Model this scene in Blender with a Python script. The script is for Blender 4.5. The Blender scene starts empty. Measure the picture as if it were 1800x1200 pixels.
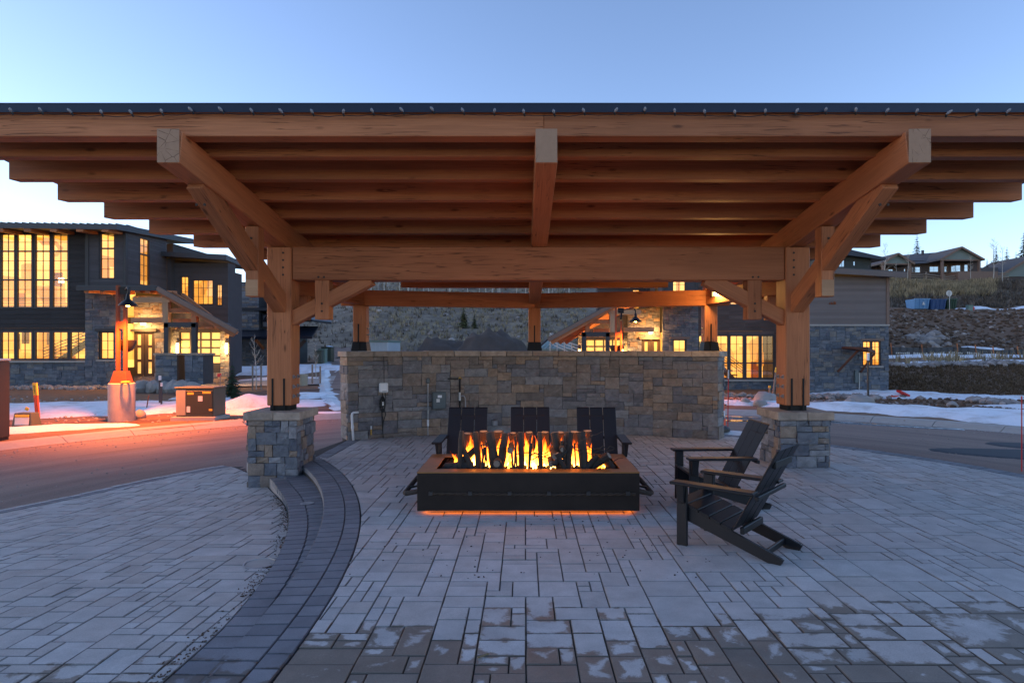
import bpy, bmesh, math, random
from mathutils import Vector, Matrix, noise as mn

S = bpy.context.scene
COL = S.collection
PI = math.pi
# ------------------------------------------------------------------ camera
H = 1.7            # eye height above the patio
F = 1100.0         # focal length in pixels of the 1800 px wide photograph
cd = bpy.data.cameras.new('camera'); cam = bpy.data.objects.new('camera', cd); COL.objects.link(cam)
cd.sensor_width = 36; cd.lens = 36 * F / 1800; cd.shift_x = -22 / 1800; cd.shift_y = 10 / 1800
cd.clip_end = 2000; cd.clip_start = .05
CAMX = -.2
cam.location = (CAMX, 0, H); cam.rotation_euler = (PI / 2, 0, 0)
S.camera = cam
# ------------------------------------------------------------------ sky (sun just below the ridge, to the left)
SUN_EL, SUN_AZ = 6, -78          # degrees; azimuth from +Y, negative is left
W = bpy.data.worlds.new('World'); S.world = W; W.use_nodes = True
wn = W.node_tree; bg = wn.nodes['Background']
sky = wn.nodes.new('ShaderNodeTexSky'); sky.sky_type = 'NISHITA'; sky.sun_disc = False
sky.sun_elevation = math.radians(SUN_EL); sky.sun_rotation = math.radians(SUN_AZ)
sky.altitude = 2600; sky.air_density = 1.0; sky.dust_density = 2.0; sky.ozone_density = 1.7
tnt = wn.nodes.new('ShaderNodeMix'); tnt.data_type = 'RGBA'; tnt.blend_type = 'MULTIPLY'; tnt.inputs[0].default_value = 1
tnt.inputs[7].default_value = (1.05, .925, 1.0, 1)      # alpenglow: a little more violet than the clear-air model
wn.links.new(sky.outputs[0], tnt.inputs[6]); wn.links.new(tnt.outputs[2], bg.inputs[0]); bg.inputs[1].default_value = .15
S.view_settings.view_transform = 'Standard'; S.view_settings.look = 'None'
S.view_settings.gamma = 1; S.view_settings.exposure = 1.72
S.cycles.use_denoising = True
try: S.cycles.denoiser = 'OPENIMAGEDENOISE'
except Exception: pass
S.cycles.max_bounces = 6; S.cycles.diffuse_bounces = 4; S.cycles.glossy_bounces = 3
S.cycles.transparent_max_bounces = 12; S.cycles.sample_clamp_indirect = 6
S.cycles.caustics_reflective = False; S.cycles.caustics_refractive = False

# ================================================================== helpers
def lerp(a, b, t): return a + (b - a) * t
def clamp(x, a=0., b=1.): return max(a, min(b, x))
def smooth(a, b, x):
    t = clamp((x - a) / (b - a)); return t * t * (3 - 2 * t)
def knots(pts, x):
    if x <= pts[0][0]: return pts[0][1]
    for (x0, y0), (x1, y1) in zip(pts, pts[1:]):
        if x <= x1: return lerp(y0, y1, (x - x0) / (x1 - x0))
    return pts[-1][1]
def PX(px, Y): return (px - 922) * Y / F + CAMX
def PZ(py, Y): return H + (610 - py) * Y / F

def tag(o, label=None, cat=None, group=None, kind=None):
    if label: o['label'] = label
    if cat: o['category'] = cat
    if group: o['group'] = group
    if kind: o['kind'] = kind
    return o
def link(o, parent=None):
    COL.objects.link(o)
    if parent is not None: o.parent = parent
    return o
def empty(name, loc=(0, 0, 0), rz=0, parent=None):
    o = bpy.data.objects.new(name, None); link(o, parent)
    o.location = loc; o.rotation_euler = (0, 0, rz); o.empty_display_size = .1
    return o
def copy_tree(o, parent=None):
    c = o.copy(); COL.objects.link(c); c.parent = parent
    for ch in list(o.children): copy_tree(ch, c)
    return c

class MB:
    """collects polygons; build() links them as one mesh object"""
    def __init__(s): s.v = []; s.f = []; s.t = []; s.uv = []
    def face(s, pts, t=0., uv=None):
        n = len(s.v); s.v += [tuple(p) for p in pts]; s.f.append(tuple(range(n, n + len(pts)))); s.t.append(t)
        s.uv.append(uv)
    def mesh(s, vs, fs, t=0.):
        n = len(s.v); s.v += [tuple(p) for p in vs]
        for f in fs: s.f.append(tuple(i + n for i in f)); s.t.append(t); s.uv.append(None)
    def box(s, x0, x1, y0, y1, z0, z1, t=0.):
        if x0 > x1: x0, x1 = x1, x0
        if y0 > y1: y0, y1 = y1, y0
        if z0 > z1: z0, z1 = z1, z0
        s.mesh([(x0, y0, z0), (x1, y0, z0), (x1, y1, z0), (x0, y1, z0), (x0, y0, z1), (x1, y0, z1), (x1, y1, z1), (x0, y1, z1)],
               [(0, 3, 2, 1), (4, 5, 6, 7), (0, 1, 5, 4), (1, 2, 6, 5), (2, 3, 7, 6), (3, 0, 4, 7)], t)
    def hexa(s, b, tp, t=0.):      # four bottom and four top corners
        s.mesh(list(b) + list(tp), [(0, 3, 2, 1), (4, 5, 6, 7), (0, 1, 5, 4), (1, 2, 6, 5), (2, 3, 7, 6), (3, 0, 4, 7)], t)
    def bar(s, a, b, w, h=None, t=0., up=(0, 0, 1)):
        h = h or w; a, b = Vector(a), Vector(b); d = (b - a).normalized(); u = Vector(up)
        if abs(d.dot(u)) > .98: u = Vector((0, 1, 0))
        r = d.cross(u).normalized(); u = r.cross(d)
        q = [(-1, -1), (1, -1), (1, 1), (-1, 1)]
        s.hexa([a + r * (i * w / 2) + u * (j * h / 2) for i, j in q], [b + r * (i * w / 2) + u * (j * h / 2) for i, j in q], t)
    def tube(s, path, rad, n=8, t=0., caps=True):
        path = [Vector(p) for p in path]
        if not hasattr(rad, '__len__'): rad = [rad] * len(path)
        vs, fs = [], []
        ref = None
        for i, p in enumerate(path):
            d = (path[min(i + 1, len(path) - 1)] - path[max(i - 1, 0)]).normalized()
            if ref is None:
                ref = d.orthogonal().normalized()
            ref = (ref - d * ref.dot(d)).normalized(); b = d.cross(ref)
            for k in range(n):
                a = 2 * PI * k / n; vs.append(p + (ref * math.cos(a) + b * math.sin(a)) * rad[i])
        for i in range(len(path) - 1):
            for k in range(n):
                a, b2 = i * n + k, i * n + (k + 1) % n; fs.append((a, b2, b2 + n, a + n))
        if caps: fs.append(tuple(reversed(range(n)))); fs.append(tuple(range((len(path) - 1) * n, len(path) * n)))
        s.mesh(vs, fs, t)
    def lathe(s, prof, n=16, c=(0, 0, 0), t=0.):
        vs, fs = [], []
        for r, z in prof:
            for k in range(n):
                a = 2 * PI * k / n; vs.append((c[0] + r * math.cos(a), c[1] + r * math.sin(a), c[2] + z))
        for i in range(len(prof) - 1):
            for k in range(n):
                a, b = i * n + k, i * n + (k + 1) % n; fs.append((a, b, b + n, a + n))
        fs.append(tuple(reversed(range(n)))); fs.append(tuple(range((len(prof) - 1) * n, len(prof) * n)))
        s.mesh(vs, fs, t)
    def rock(s, c, r, rng, t=0., flat=.7):
        o = Vector((rng.random() * 50, rng.random() * 50, rng.random() * 50))
        vs, fs = ICO
        out = []
        sx, sy, sz = r * rng.uniform(.8, 1.3), r * rng.uniform(.8, 1.2), r * flat * rng.uniform(.8, 1.2)
        a = rng.random() * PI; ca, sa = math.cos(a), math.sin(a)
        for v in vs:
            k = 1 + .45 * mn.noise(Vector(v) * 1.3 + o)
            x, y, z = v[0] * sx * k, v[1] * sy * k, v[2] * sz * k
            out.append((c[0] + x * ca - y * sa, c[1] + x * sa + y * ca, c[2] + z))
        s.mesh(out, fs, t)
    def build(s, name, m, parent=None, loc=None, smooth_=False, bevel=0, rot=None):
        me = bpy.data.meshes.new(name)
        L = Vector(loc) if loc is not None else None
        vs = [tuple(Vector(v) - L) for v in s.v] if L is not None else s.v
        me.from_pydata(vs, [], s.f)
        a = me.attributes.new('tint', 'FLOAT', 'FACE'); a.data.foreach_set('value', s.t)
        if any(u is not None for u in s.uv):
            ul = me.uv_layers.new(name='UVMap'); k = 0
            buf = []
            for f, u in zip(s.f, s.uv):
                buf += [c for q in (u if u is not None else [(0., 0.)] * len(f)) for c in q]
            ul.data.foreach_set('uv', buf)
        if bevel:
            bm = bmesh.new(); bm.from_mesh(me)
            bmesh.ops.remove_doubles(bm, verts=bm.verts, dist=1e-5)
            bmesh.ops.bevel(bm, geom=[e for e in bm.edges if e.is_manifold and e.calc_face_angle(0) > .5], offset=bevel, segments=1, affect='EDGES')
            bm.to_mesh(me); bm.free()
        me.materials.append(m if not isinstance(m, str) else M[m])
        if smooth_: me.shade_smooth()
        me.update()
        o = bpy.data.objects.new(name, me); link(o, parent)
        if L is not None: o.location = L
        if rot: o.rotation_euler = rot
        return o
_b = bmesh.new(); bmesh.ops.create_icosphere(_b, subdivisions=2, radius=1)
ICO = ([tuple(v.co) for v in _b.verts], [tuple(v.index for v in f.verts) for f in _b.faces]); _b.free()
_b = bmesh.new(); bmesh.ops.create_icosphere(_b, subdivisions=1, radius=1)
ICO1 = ([tuple(v.co) for v in _b.verts], [tuple(v.index for v in f.verts) for f in _b.faces]); _b.free()

def beam(name, a, b, w, h, m, parent, bevel=.008, up=(0, 0, 1)):
    """squared timber from a to b; local X runs along the grain"""
    a, b = Vector(a), Vector(b); d = (b - a); L = d.length; d.normalize(); u = Vector(up)
    if abs(d.dot(u)) > .98: u = Vector((0, 1, 0))
    r = u.cross(d).normalized(); u = d.cross(r)
    mb = MB(); mb.box(-L / 2, L / 2, -w / 2, w / 2, -h / 2, h / 2)
    o = mb.build(name, m, parent, bevel=bevel)
    mt = Matrix((d, r, u)).transposed().to_4x4(); mt.translation = (a + b) / 2
    o.matrix_local = mt
    return o

# ================================================================== materials
M = {}
def newmat(name):
    m = bpy.data.materials.new(name); m.use_nodes = True; M[name] = m
    nt = m.node_tree; return m, nt, nt.nodes['Principled BSDF']
def nd(nt, t, inp=None, **at):
    n = nt.nodes.new(t)
    for k, v in at.items(): setattr(n, k, v)
    for k, v in (inp or {}).items():
        if isinstance(v, bpy.types.NodeSocket): nt.links.new(v, n.inputs[k])
        else: n.inputs[k].default_value = v
    return n
def math_(nt, op, a, b=0., c=0.): return nd(nt, 'ShaderNodeMath', {0: a, 1: b, 2: c}, operation=op).outputs[0]
def mix(nt, f, a, b, mode='MIX'):
    n = nd(nt, 'ShaderNodeMix', None, data_type='RGBA', blend_type=mode)
    for k, v in ((0, f), (6, a), (7, b)):
        if isinstance(v, bpy.types.NodeSocket): nt.links.new(v, n.inputs[k])
        else: n.inputs[k].default_value = v if k == 0 else (*v[:3], 1)
    return n.outputs[2]
def ramp(nt, f, stops, interp='LINEAR'):
    n = nd(nt, 'ShaderNodeValToRGB', {0: f}); cr = n.color_ramp; cr.interpolation = interp
    while len(cr.elements) < len(stops): cr.elements.new(.5)
    for e, (p, c) in zip(cr.elements, stops): e.position = p; e.color = (*c, 1) if len(c) == 3 else c
    return n.outputs[0]
def g3(v): return (v, v, v)
def coords(nt, space, scale=(1, 1, 1), jitter=False):
    if space == 'pos': src = nd(nt, 'ShaderNodeNewGeometry').outputs['Position']
    else: src = nd(nt, 'ShaderNodeTexCoord').outputs['Object']
    if jitter:
        r = nd(nt, 'ShaderNodeObjectInfo').outputs['Random']
        off = nd(nt, 'ShaderNodeCombineXYZ', {0: math_(nt, 'MULTIPLY', r, 37.), 1: math_(nt, 'MULTIPLY', r, 91.), 2: math_(nt, 'MULTIPLY', r, 53.)}).outputs[0]
        src = nd(nt, 'ShaderNodeVectorMath', {0: src, 1: off}, operation='ADD').outputs[0]
    return nd(nt, 'ShaderNodeMapping', {0: src, 3: scale}).outputs[0]
def noi(nt, vec, sc, det=4, rough=.6, dist=0.):
    return nd(nt, 'ShaderNodeTexNoise', {'Vector': vec, 'Scale': sc, 'Detail': det, 'Roughness': rough, 'Distortion': dist}).outputs[0]
def bump(nt, b, h, strength, dist=.02):
    n = nd(nt, 'ShaderNodeBump', {'Height': h, 'Strength': strength, 'Distance': dist}); nt.links.new(n.outputs[0], b.inputs['Normal'])
def setb(nt, b, col=None, rough=None, metal=None, spec=None):
    for k, v in (('Base Color', col), ('Roughness', rough), ('Metallic', metal), ('Specular IOR Level', spec)):
        if v is None: continue
        if isinstance(v, bpy.types.NodeSocket): nt.links.new(v, b.inputs[k])
        else: b.inputs[k].default_value = (*v, 1) if k == 'Base Color' else v

def plain(name, c, rough=.6, var=.25, sc=6., metal=0., bmp=.15, space='pos', spec=.5, stretch=(1, 1, 1), tint=0.):
    m, nt, b = newmat(name)
    v = coords(nt, space, stretch)
    n = noi(nt, v, sc)
    col = mix(nt, n, tuple(x * (1 - var) for x in c), tuple(min(1, x * (1 + var)) for x in c))
    if tint:
        t = nd(nt, 'ShaderNodeAttribute', None, attribute_name='tint').outputs['Fac']
        col = mix(nt, 1., col, ramp(nt, t, [(0, g3(1 - tint)), (1, g3(1.))]), 'MULTIPLY')
    setb(nt, b, col, rough, metal, spec)
    if bmp: bump(nt, b, noi(nt, v, sc * 5), bmp, .01)
    return m

def wood(name, dark, light, rough=.6, crack=1.):
    m, nt, b = newmat(name)
    v = coords(nt, 'obj', (1, 1, 1), True)
    vs = nd(nt, 'ShaderNodeMapping', {0: v, 3: (.9, 14, 14)}).outputs[0]
    g1 = noi(nt, vs, 1.6, 6, .62, .6)
    vf = nd(nt, 'ShaderNodeMapping', {0: v, 3: (2.2, 70, 70)}).outputs[0]
    g2 = noi(nt, vf, 1.0, 3, .6)
    col = mix(nt, g1, dark, light)
    col = mix(nt, .45, col, mix(nt, g2, tuple(x * .62 for x in dark), tuple(min(1, x * 1.15) for x in light)))
    big = noi(nt, nd(nt, 'ShaderNodeMapping', {0: v, 3: (.35, 1.6, 1.6)}).outputs[0], 1.3, 2)
    col = mix(nt, 1., col, ramp(nt, big, [(.3, (.74, .7, .66)), (.7, (1.1, 1.06, 1.02))]), 'MULTIPLY')
    orand = nd(nt, 'ShaderNodeObjectInfo').outputs['Random']
    col = mix(nt, 1., col, ramp(nt, orand, [(0., (.80, .78, .76)), (1., (1.16, 1.16, 1.14))]), 'MULTIPLY')
    # knots
    vk = nd(nt, 'ShaderNodeMapping', {0: v, 3: (1.1, 3.4, 3.4)}).outputs[0]
    kn = nd(nt, 'ShaderNodeTexVoronoi', {'Vector': vk, 'Scale': 1.25, 'Randomness': 1.}).outputs['Distance']
    km = ramp(nt, kn, [(.045, g3(1.)), (.11, g3(0.))])
    col = mix(nt, math_(nt, 'MULTIPLY', km, .75), col, tuple(x * .22 for x in dark))
    # drying checks
    vc = nd(nt, 'ShaderNodeMapping', {0: v, 3: (.7, 24, 24)}).outputs[0]
    cr = noi(nt, vc, 1.0, 2, .5, .4)
    ck = ramp(nt, math_(nt, 'ABSOLUTE', math_(nt, 'SUBTRACT', cr, .5)), [(.0, g3(1.)), (.018, g3(0.))])
    ck2 = ramp(nt, noi(nt, v, .9, 2), [(.46, g3(0.)), (.56, g3(1.))])
    ckm = math_(nt, 'MULTIPLY', math_(nt, 'MULTIPLY', ck, ck2), .8 * crack)
    col = mix(nt, ckm, col, tuple(x * .12 for x in dark))
    setb(nt, b, col, rough, 0., .3)
    h = math_(nt, 'SUBTRACT', math_(nt, 'MULTIPLY', g2, .35), ckm)
    bump(nt, b, h, .35, .008)
    return m

def endgrain(name, dark, light):
    m, nt, b = newmat(name)
    v = coords(nt, 'obj', (1, 1, 1), True)
    col = mix(nt, noi(nt, v, 14., 5, .7), dark, light)
    e = nd(nt, 'ShaderNodeTexVoronoi', {'Vector': v, 'Scale': 9.}, feature='DISTANCE_TO_EDGE').outputs['Distance']
    c = ramp(nt, e, [(0, g3(1.)), (.028, g3(0.))])
    c = math_(nt, 'MULTIPLY', c, ramp(nt, noi(nt, v, 5.), [(.45, g3(0.)), (.6, g3(1.))]))
    col = mix(nt, math_(nt, 'MULTIPLY', c, .85), col, (.03, .018, .012))
    setb(nt, b, col, .8, 0., .2); bump(nt, b, c, .4, -.01)

def stone(name, palette, bmp=.95, sc=1.):
    m, nt, b = newmat(name)
    v = coords(nt, 'pos')
    t = nd(nt, 'ShaderNodeAttribute', None, attribute_name='tint').outputs['Fac']
    n = len(palette)
    base = ramp(nt, t, [(i / n, c) for i, c in enumerate(palette)], 'CONSTANT')
    vo = nd(nt, 'ShaderNodeVectorMath', {0: v, 1: nd(nt, 'ShaderNodeCombineXYZ', {0: math_(nt, 'MULTIPLY', t, 50.), 1: 0., 2: math_(nt, 'MULTIPLY', t, 71.)}).outputs[0]}, operation='ADD').outputs[0]
    n1 = noi(nt, vo, 7 * sc, 6, .65, .5)
    col = mix(nt, 1., base, ramp(nt, n1, [(.25, g3(.62)), (.75, g3(1.38))]), 'MULTIPLY')
    vst = nd(nt, 'ShaderNodeMapping', {0: vo, 2: (.5, .4, .6), 3: (9, 9, 26)}).outputs[0]
    st = ramp(nt, noi(nt, vst, .55 * sc, 4, .6, 1.2), [(.62, g3(0.)), (.74, g3(1.))])
    col = mix(nt, math_(nt, 'MULTIPLY', st, .38), col, (.46, .46, .47))
    rs = ramp(nt, noi(nt, vo, 2.3 * sc, 3), [(.58, g3(0.)), (.75, g3(1.))])
    col = mix(nt, math_(nt, 'MULTIPLY', rs, .45), col, (.20, .145, .105))
    setb(nt, b, col, .82, 0., .35)
    bump(nt, b, math_(nt, 'ADD', n1, math_(nt, 'MULTIPLY', noi(nt, vo, 38 * sc, 4), .5)), bmp, .03)

def paver(name, palette, damp_far, damp_near, dark_damp=.42):
    m, nt, b = newmat(name)
    pos = nd(nt, 'ShaderNodeNewGeometry').outputs['Position']
    t = nd(nt, 'ShaderNodeAttribute', None, attribute_name='tint').outputs['Fac']
    t2 = math_(nt, 'FRACT', math_(nt, 'MULTIPLY', t, 17.3))
    base = ramp(nt, t, [(i / (len(palette) - 1), c) for i, c in enumerate(palette)])
    fine = noi(nt, pos, 140., 3, .7); med = noi(nt, pos, 5., 4, .6)
    base = mix(nt, 1., base, ramp(nt, fine, [(.25, g3(.78)), (.75, g3(1.2))]), 'MULTIPLY')
    base = mix(nt, 1., base, ramp(nt, med, [(.25, g3(.8)), (.75, g3(1.14))]), 'MULTIPLY')
    uv = nd(nt, 'ShaderNodeUVMap').outputs[0]; sp = nd(nt, 'ShaderNodeSeparateXYZ', {0: uv})
    e = math_(nt, 'MINIMUM', math_(nt, 'MINIMUM', sp.outputs[0], math_(nt, 'SUBTRACT', 1., sp.outputs[0])),
              math_(nt, 'MINIMUM', sp.outputs[1], math_(nt, 'SUBTRACT', 1., sp.outputs[1])))
    py = nd(nt, 'ShaderNodeSeparateXYZ', {0: pos}).outputs[1]
    near = nd(nt, 'ShaderNodeMapRange', {0: py, 1: damp_far, 2: damp_near, 3: 0., 4: 1.}).outputs[0]
    nz = noi(nt, pos, 8., 6, .66, .4); nb = noi(nt, pos, 1.15, 2)
    k = math_(nt, 'ADD', math_(nt, 'MULTIPLY', nz, .55), math_(nt, 'MULTIPLY', near, .66))
    k = math_(nt, 'ADD', k, math_(nt, 'MULTIPLY', t2, .22)); k = math_(nt, 'ADD', k, math_(nt, 'MULTIPLY', nb, .6))
    k = math_(nt, 'SUBTRACT', k, math_(nt, 'MULTIPLY', e, .46))
    damp = ramp(nt, k, [(.985, g3(0.)), (1., g3(1.))])
    damp = nd(nt, 'ShaderNodeMapRange', {0: k, 1: 1.11, 2: 1.17, 3: 0., 4: 1.}).outputs[0]
    col = mix(nt, damp, base, mix(nt, 1., base, (dark_damp * 1.05, dark_damp * .93, dark_damp * .8), 'MULTIPLY'))
    dirt = math_(nt, 'LESS_THAN', t, -.5)          # grit caught in the chamfered joints
    col = mix(nt, dirt, col, mix(nt, .34, col, (.03, .027, .025)))
    setb(nt, b, col, math_(nt, 'SUBTRACT', .78, math_(nt, 'MULTIPLY', damp, .22)), 0., .4)
    bump(nt, b, math_(nt, 'ADD', fine, med), .22, .004)

def glow(name, c, s):
    m, nt, b = newmat(name)
    setb(nt, b, (.02, .02, .02), .5); b.inputs['Emission Color'].default_value = (*c, 1); b.inputs['Emission Strength'].default_value = s

wood('timber', (.31, .10, .041), (.63, .262, .12))
wood('timber_pale', (.44, .26, .15), (.66, .43, .27))
wood('dark_siding', (.014, .0145, .019), (.05, .048, .054), .7, .4)
wood('plum_siding', (.07, .05, .05), (.16, .115, .108), .7, .4)
endgrain('end_grain', (.33, .20, .13), (.46, .29, .195))
stone('wall_stone', [(.19, .183, .19), (.28, .215, .165), (.22, .21, .208), (.24, .19, .155), (.255, .245, .24), (.31, .225, .16), (.16, .153, .16), (.26, .215, .18), (.215, .20, .195), (.195, .16, .135)])
stone('pier_stone', [(.14, .15, .175), (.22, .225, .24), (.27, .205, .155), (.17, .18, .20), (.235, .185, .15), (.11, .12, .145), (.25, .25, .26), (.15, .16, .18)])
stone('house_stone', [(.10, .115, .14), (.15, .16, .18), (.12, .135, .16), (.18, .17, .16), (.09, .105, .13), (.14, .15, .17)], .5, .6)
plain('mortar', (.055, .055, .058), .95)
stone('cap_stone', [(.34, .26, .2), (.38, .31, .25), (.31, .25, .2)], .35)
paver('paver_light', [(.39, .382, .372), (.47, .465, .46), (.425, .40, .38), (.50, .495, .49)], 5.3, 3.2)
paver('paver_plaza', [(.375, .36, .345), (.45, .445, .435), (.405, .375, .35), (.48, .475, .465)], 4.6, 2.6)
paver('paver_dark', [(.15, .158, .178), (.205, .212, .232), (.17, .178, .198)], 4.2, 2.9, .5)
plain('joint_sand', (.038, .034, .032), .95, .3, 40)
plain('step_riser', (.26, .25, .245), .85, .2, 30)
plain('black_steel', (.012, .012, .013), .45, .2, 12, .6, .05)
plain('roof_metal', (.018, .024, .04), .35, .15, 3, .5, 0)
plain('seam_roof', (.05, .055, .065), .5, .2, 3, .2, 0)
plain('shingle', (.125, .113, .108), .9, .35, 9)
def snow_mat():
    m, nt, b = newmat('snow'); v = coords(nt, 'pos')
    n = noi(nt, v, 1.1, 6, .68); f = noi(nt, v, 26., 4, .7); g = noi(nt, v, 6., 5, .7)
    col = mix(nt, f, (.76, .78, .83), (.90, .92, .96))
    col = mix(nt, math_(nt, 'MULTIPLY', ramp(nt, n, [(.48, g3(0.)), (.68, g3(1.))]), .6), col, (.42, .37, .33))
    col = mix(nt, math_(nt, 'MULTIPLY', ramp(nt, g, [(.64, g3(0.)), (.70, g3(1.))]), .6), col, (.22, .18, .15))
    setb(nt, b, col, .7, 0., .35); bump(nt, b, math_(nt, 'ADD', g, math_(nt, 'MULTIPLY', f, .3)), .6, .08)
snow_mat()
plain('ice', (.50, .58, .68), .22, .35, 4, 0, .5)
plain('concrete', (.36, .33, .30), .85, .2, 7)
plain('white_plastic', (.72, .72, .73), .4, .04, 5, 0, 0)
plain('pale_sign', (.62, .60, .56), .5, .05, 5, 0, 0)
plain('black_plastic', (.012, .012, .012), .5, .1, 5, 0, 0)
plain('grey_box', (.10, .125, .13), .5, .1, 10, .3, .02)
plain('green_box', (.060, .075, .055), .55, .15, 8, 0, .03)
plain('deep_green', (.022, .026, .016), .5, .2, 8, 0, .03)
plain('utility_tan', (.30, .27, .20), .6, .15, 8, 0, .03)
plain('mint_box', (.16, .24, .2), .6, .15, 8, 0, .03)
plain('brown_metal', (.042, .037, .036), .5, .15, 8, .2, .02)
plain('orange_paint', (.78, .07, .012), .5, .1, 8, 0, 0)
plain('red_paint', (.55, .015, .015), .5, .1, 8, 0, 0)
plain('yellow_paint', (.75, .45, .03), .5, .1, 8, 0, 0)
plain('rust', (.22, .06, .022), .7, .3, 20, .2, .1)
plain('brass', (.5, .3, .08), .4, .1, 8, .8, 0)
plain('galvanised', (.35, .35, .36), .45, .15, 15, .7, .02)
plain('charred', (.030, .024, .021), .85, .5, 25, 0, .6)
plain('bark', (.055, .04, .032), .9, .5, 30, 0, .8)
plain('lava', (.018, .017, .017), .8, .4, 60, 0, .6)
plain('weathered_wood', (.24, .19, .15), .85, .3, 8, 0, .2, 'obj')
plain('rust_wood', (.10, .035, .02), .8, .3, 8, 0, .2, 'obj')
plain('aspen_bark', (.42, .40, .36), .85, .3, 8)
plain('river_rock', (.42, .36, .325), .85, .35, 6, 0, .5, 'pos', .4, (1, 1, 1), .55)
plain('boulder', (.30, .27, .25), .85, .35, 3, 0, .6)
plain('needles', (.035, .055, .030), .85, .4, 3, 0, 0, 'pos', .2)
plain('needles_yellow', (.085, .085, .035), .85, .4, 3, 0, 0, 'pos', .2)
plain('dry_grass', (.46, .37, .23), .9, .35, .5, 0, 0, 'pos', .2, (1, 1, 1), .6)
plain('brush', (.19, .155, .125), .9, .45, .5, 0, 0, 'pos', .2, (1, 1, 1), .6)
plain('matted_grass', (.19, .125, .075), .95, .35, .6, 0, 0, 'pos', .2, (1, 1, 1), .5)
plain('dirt_pile', (.10, .078, .065), .95, .35, 1.5, 0, .6)
plain('mulch', (.085, .045, .032), .95, .4, 14, 0, .7)
plain('debris', (.075, .05, .035), .95, .4, 30, 0, .3)
plain('grey_green', (.19, .23, .215), .8, .15, 4)
plain('house_brown', (.085, .064, .06), .85, .25, 4)
plain('trim_brown', (.20, .13, .10), .75, .2, 6)
plain('trim_dark', (.035, .034, .038), .6, .15, 6)
plain('taupe_siding', (.20, .165, .155), .8, .15, 2.5, 0, .1, 'pos', .3, (.3, 1, 1), .2)
plain('grey_siding', (.085, .078, .084), .8, .2, 2.5, 0, .1, 'pos', .3, (.3, 1, 1), .25)
plain('forest_siding', (.04, .05, .05), .8, .2, 2.5, 0, .1)
plain('dumpster_blue', (.12, .28, .50), .5, .2, 3)
plain('dumpster_navy', (.02, .07, .20), .5, .2, 3)
plain('dumpster_green', (.02, .06, .04), .5, .2, 3)
plain('container_white', (.50, .55, .56), .6, .1, 3)
plain('green_roof', (.22, .30, .26), .5, .15, 3)
plain('silt_cloth', (.085, .085, .09), .8, .25, 2)
plain('steel_pit', (.034, .026, .023), .55, .35, 5, .75, .06)
plain('copper_rim', (.31, .155, .055), .5, .35, 8, .55, .05)
plain('rope', (.045, .028, .018), .85, .3, 40)
plain('cable', (.012, .012, .013), .6, .1, 5, 0, 0)
plain('glass_bulb', (.24, .24, .26), .15, .05, 5, 0, 0)
plain('stair_dark', (.05, .03, .02), .7, .2, 5)

def chair_mat():
    m, nt, b = newmat('poly_lumber')
    v = coords(nt, 'obj', (2, 2, 2))
    n = noi(nt, v, 30.)
    setb(nt, b, mix(nt, n, (.006, .0068, .009), (.011, .012, .016)), .48, 0., .35)
    bump(nt, b, noi(nt, v, 120.), .12, .003)
chair_mat()
def road_mat():
    m, nt, b = newmat('road')
    v = coords(nt, 'pos')
    sp = nd(nt, 'ShaderNodeSeparateXYZ', {0: v}); dy = math_(nt, 'SUBTRACT', sp.outputs[1], 6.6)
    R = math_(nt, 'SQRT', math_(nt, 'ADD', math_(nt, 'MULTIPLY', sp.outputs[0], sp.outputs[0]), math_(nt, 'MULTIPLY', dy, dy)))
    a = math_(nt, 'ARCTAN2', dy, sp.outputs[0])
    rv = nd(nt, 'ShaderNodeCombineXYZ', {0: math_(nt, 'MULTIPLY', R, 2.2), 1: math_(nt, 'MULTIPLY', a, 1.6), 2: 0.}).outputs[0]
    st = noi(nt, rv, 1.2, 6, .65, .3)
    col = ramp(nt, st, [(.25, (.15, .102, .082)), (.55, (.245, .17, .135)), (.8, (.33, .235, .185))])
    col = mix(nt, 1., col, ramp(nt, noi(nt, v, 45., 3, .7), [(.2, g3(.7)), (.8, g3(1.25))]), 'MULTIPLY')
    sp2 = ramp(nt, noi(nt, v, 3.2, 5, .7), [(.66, g3(0.)), (.72, g3(1.))])
    col = mix(nt, math_(nt, 'MULTIPLY', sp2, .5), col, (.06, .05, .045))
    setb(nt, b, col, .8, 0., .35); bump(nt, b, noi(nt, v, 60., 4), .35, .01)
road_mat()
def ground_mat():
    m, nt, b = newmat('ground')
    v = coords(nt, 'pos')
    n1 = noi(nt, v, .5, 6, .65); n2 = noi(nt, v, 3.5, 5, .7); n3 = noi(nt, v, .09, 3)
    mud = mix(nt, n2, (.10, .060, .040), (.29, .185, .12))
    hill = ramp(nt, n1, [(.28, (.15, .118, .092)), (.48, (.22, .175, .132)), (.62, (.31, .245, .17)), (.8, (.25, .20, .15))])
    hill = mix(nt, 1., hill, ramp(nt, n2, [(.25, g3(.74)), (.75, g3(1.2))]), 'MULTIPLY')
    t = nd(nt, 'ShaderNodeAttribute', None, attribute_name='wild').outputs['Fac']
    f = nd(nt, 'ShaderNodeMapRange', {0: math_(nt, 'ADD', t, math_(nt, 'MULTIPLY', math_(nt, 'SUBTRACT', n1, .5), .8)), 1: .4, 2: .6}).outputs[0]
    setb(nt, b, mix(nt, f, mud, hill), .95, 0., .2); bump(nt, b, math_(nt, 'ADD', n1, n2), .55, .08)
ground_mat()
def water_mat():
    m, nt, b = newmat('water')
    v = coords(nt, 'pos'); setb(nt, b, (.012, .014, .018), .06, 0., .6); bump(nt, b, noi(nt, v, 5., 2), .03, .01)
water_mat()
plain('wet_road', (.028, .03, .04), .6, .2, 4, 0, .1, 'pos', .12)
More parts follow.
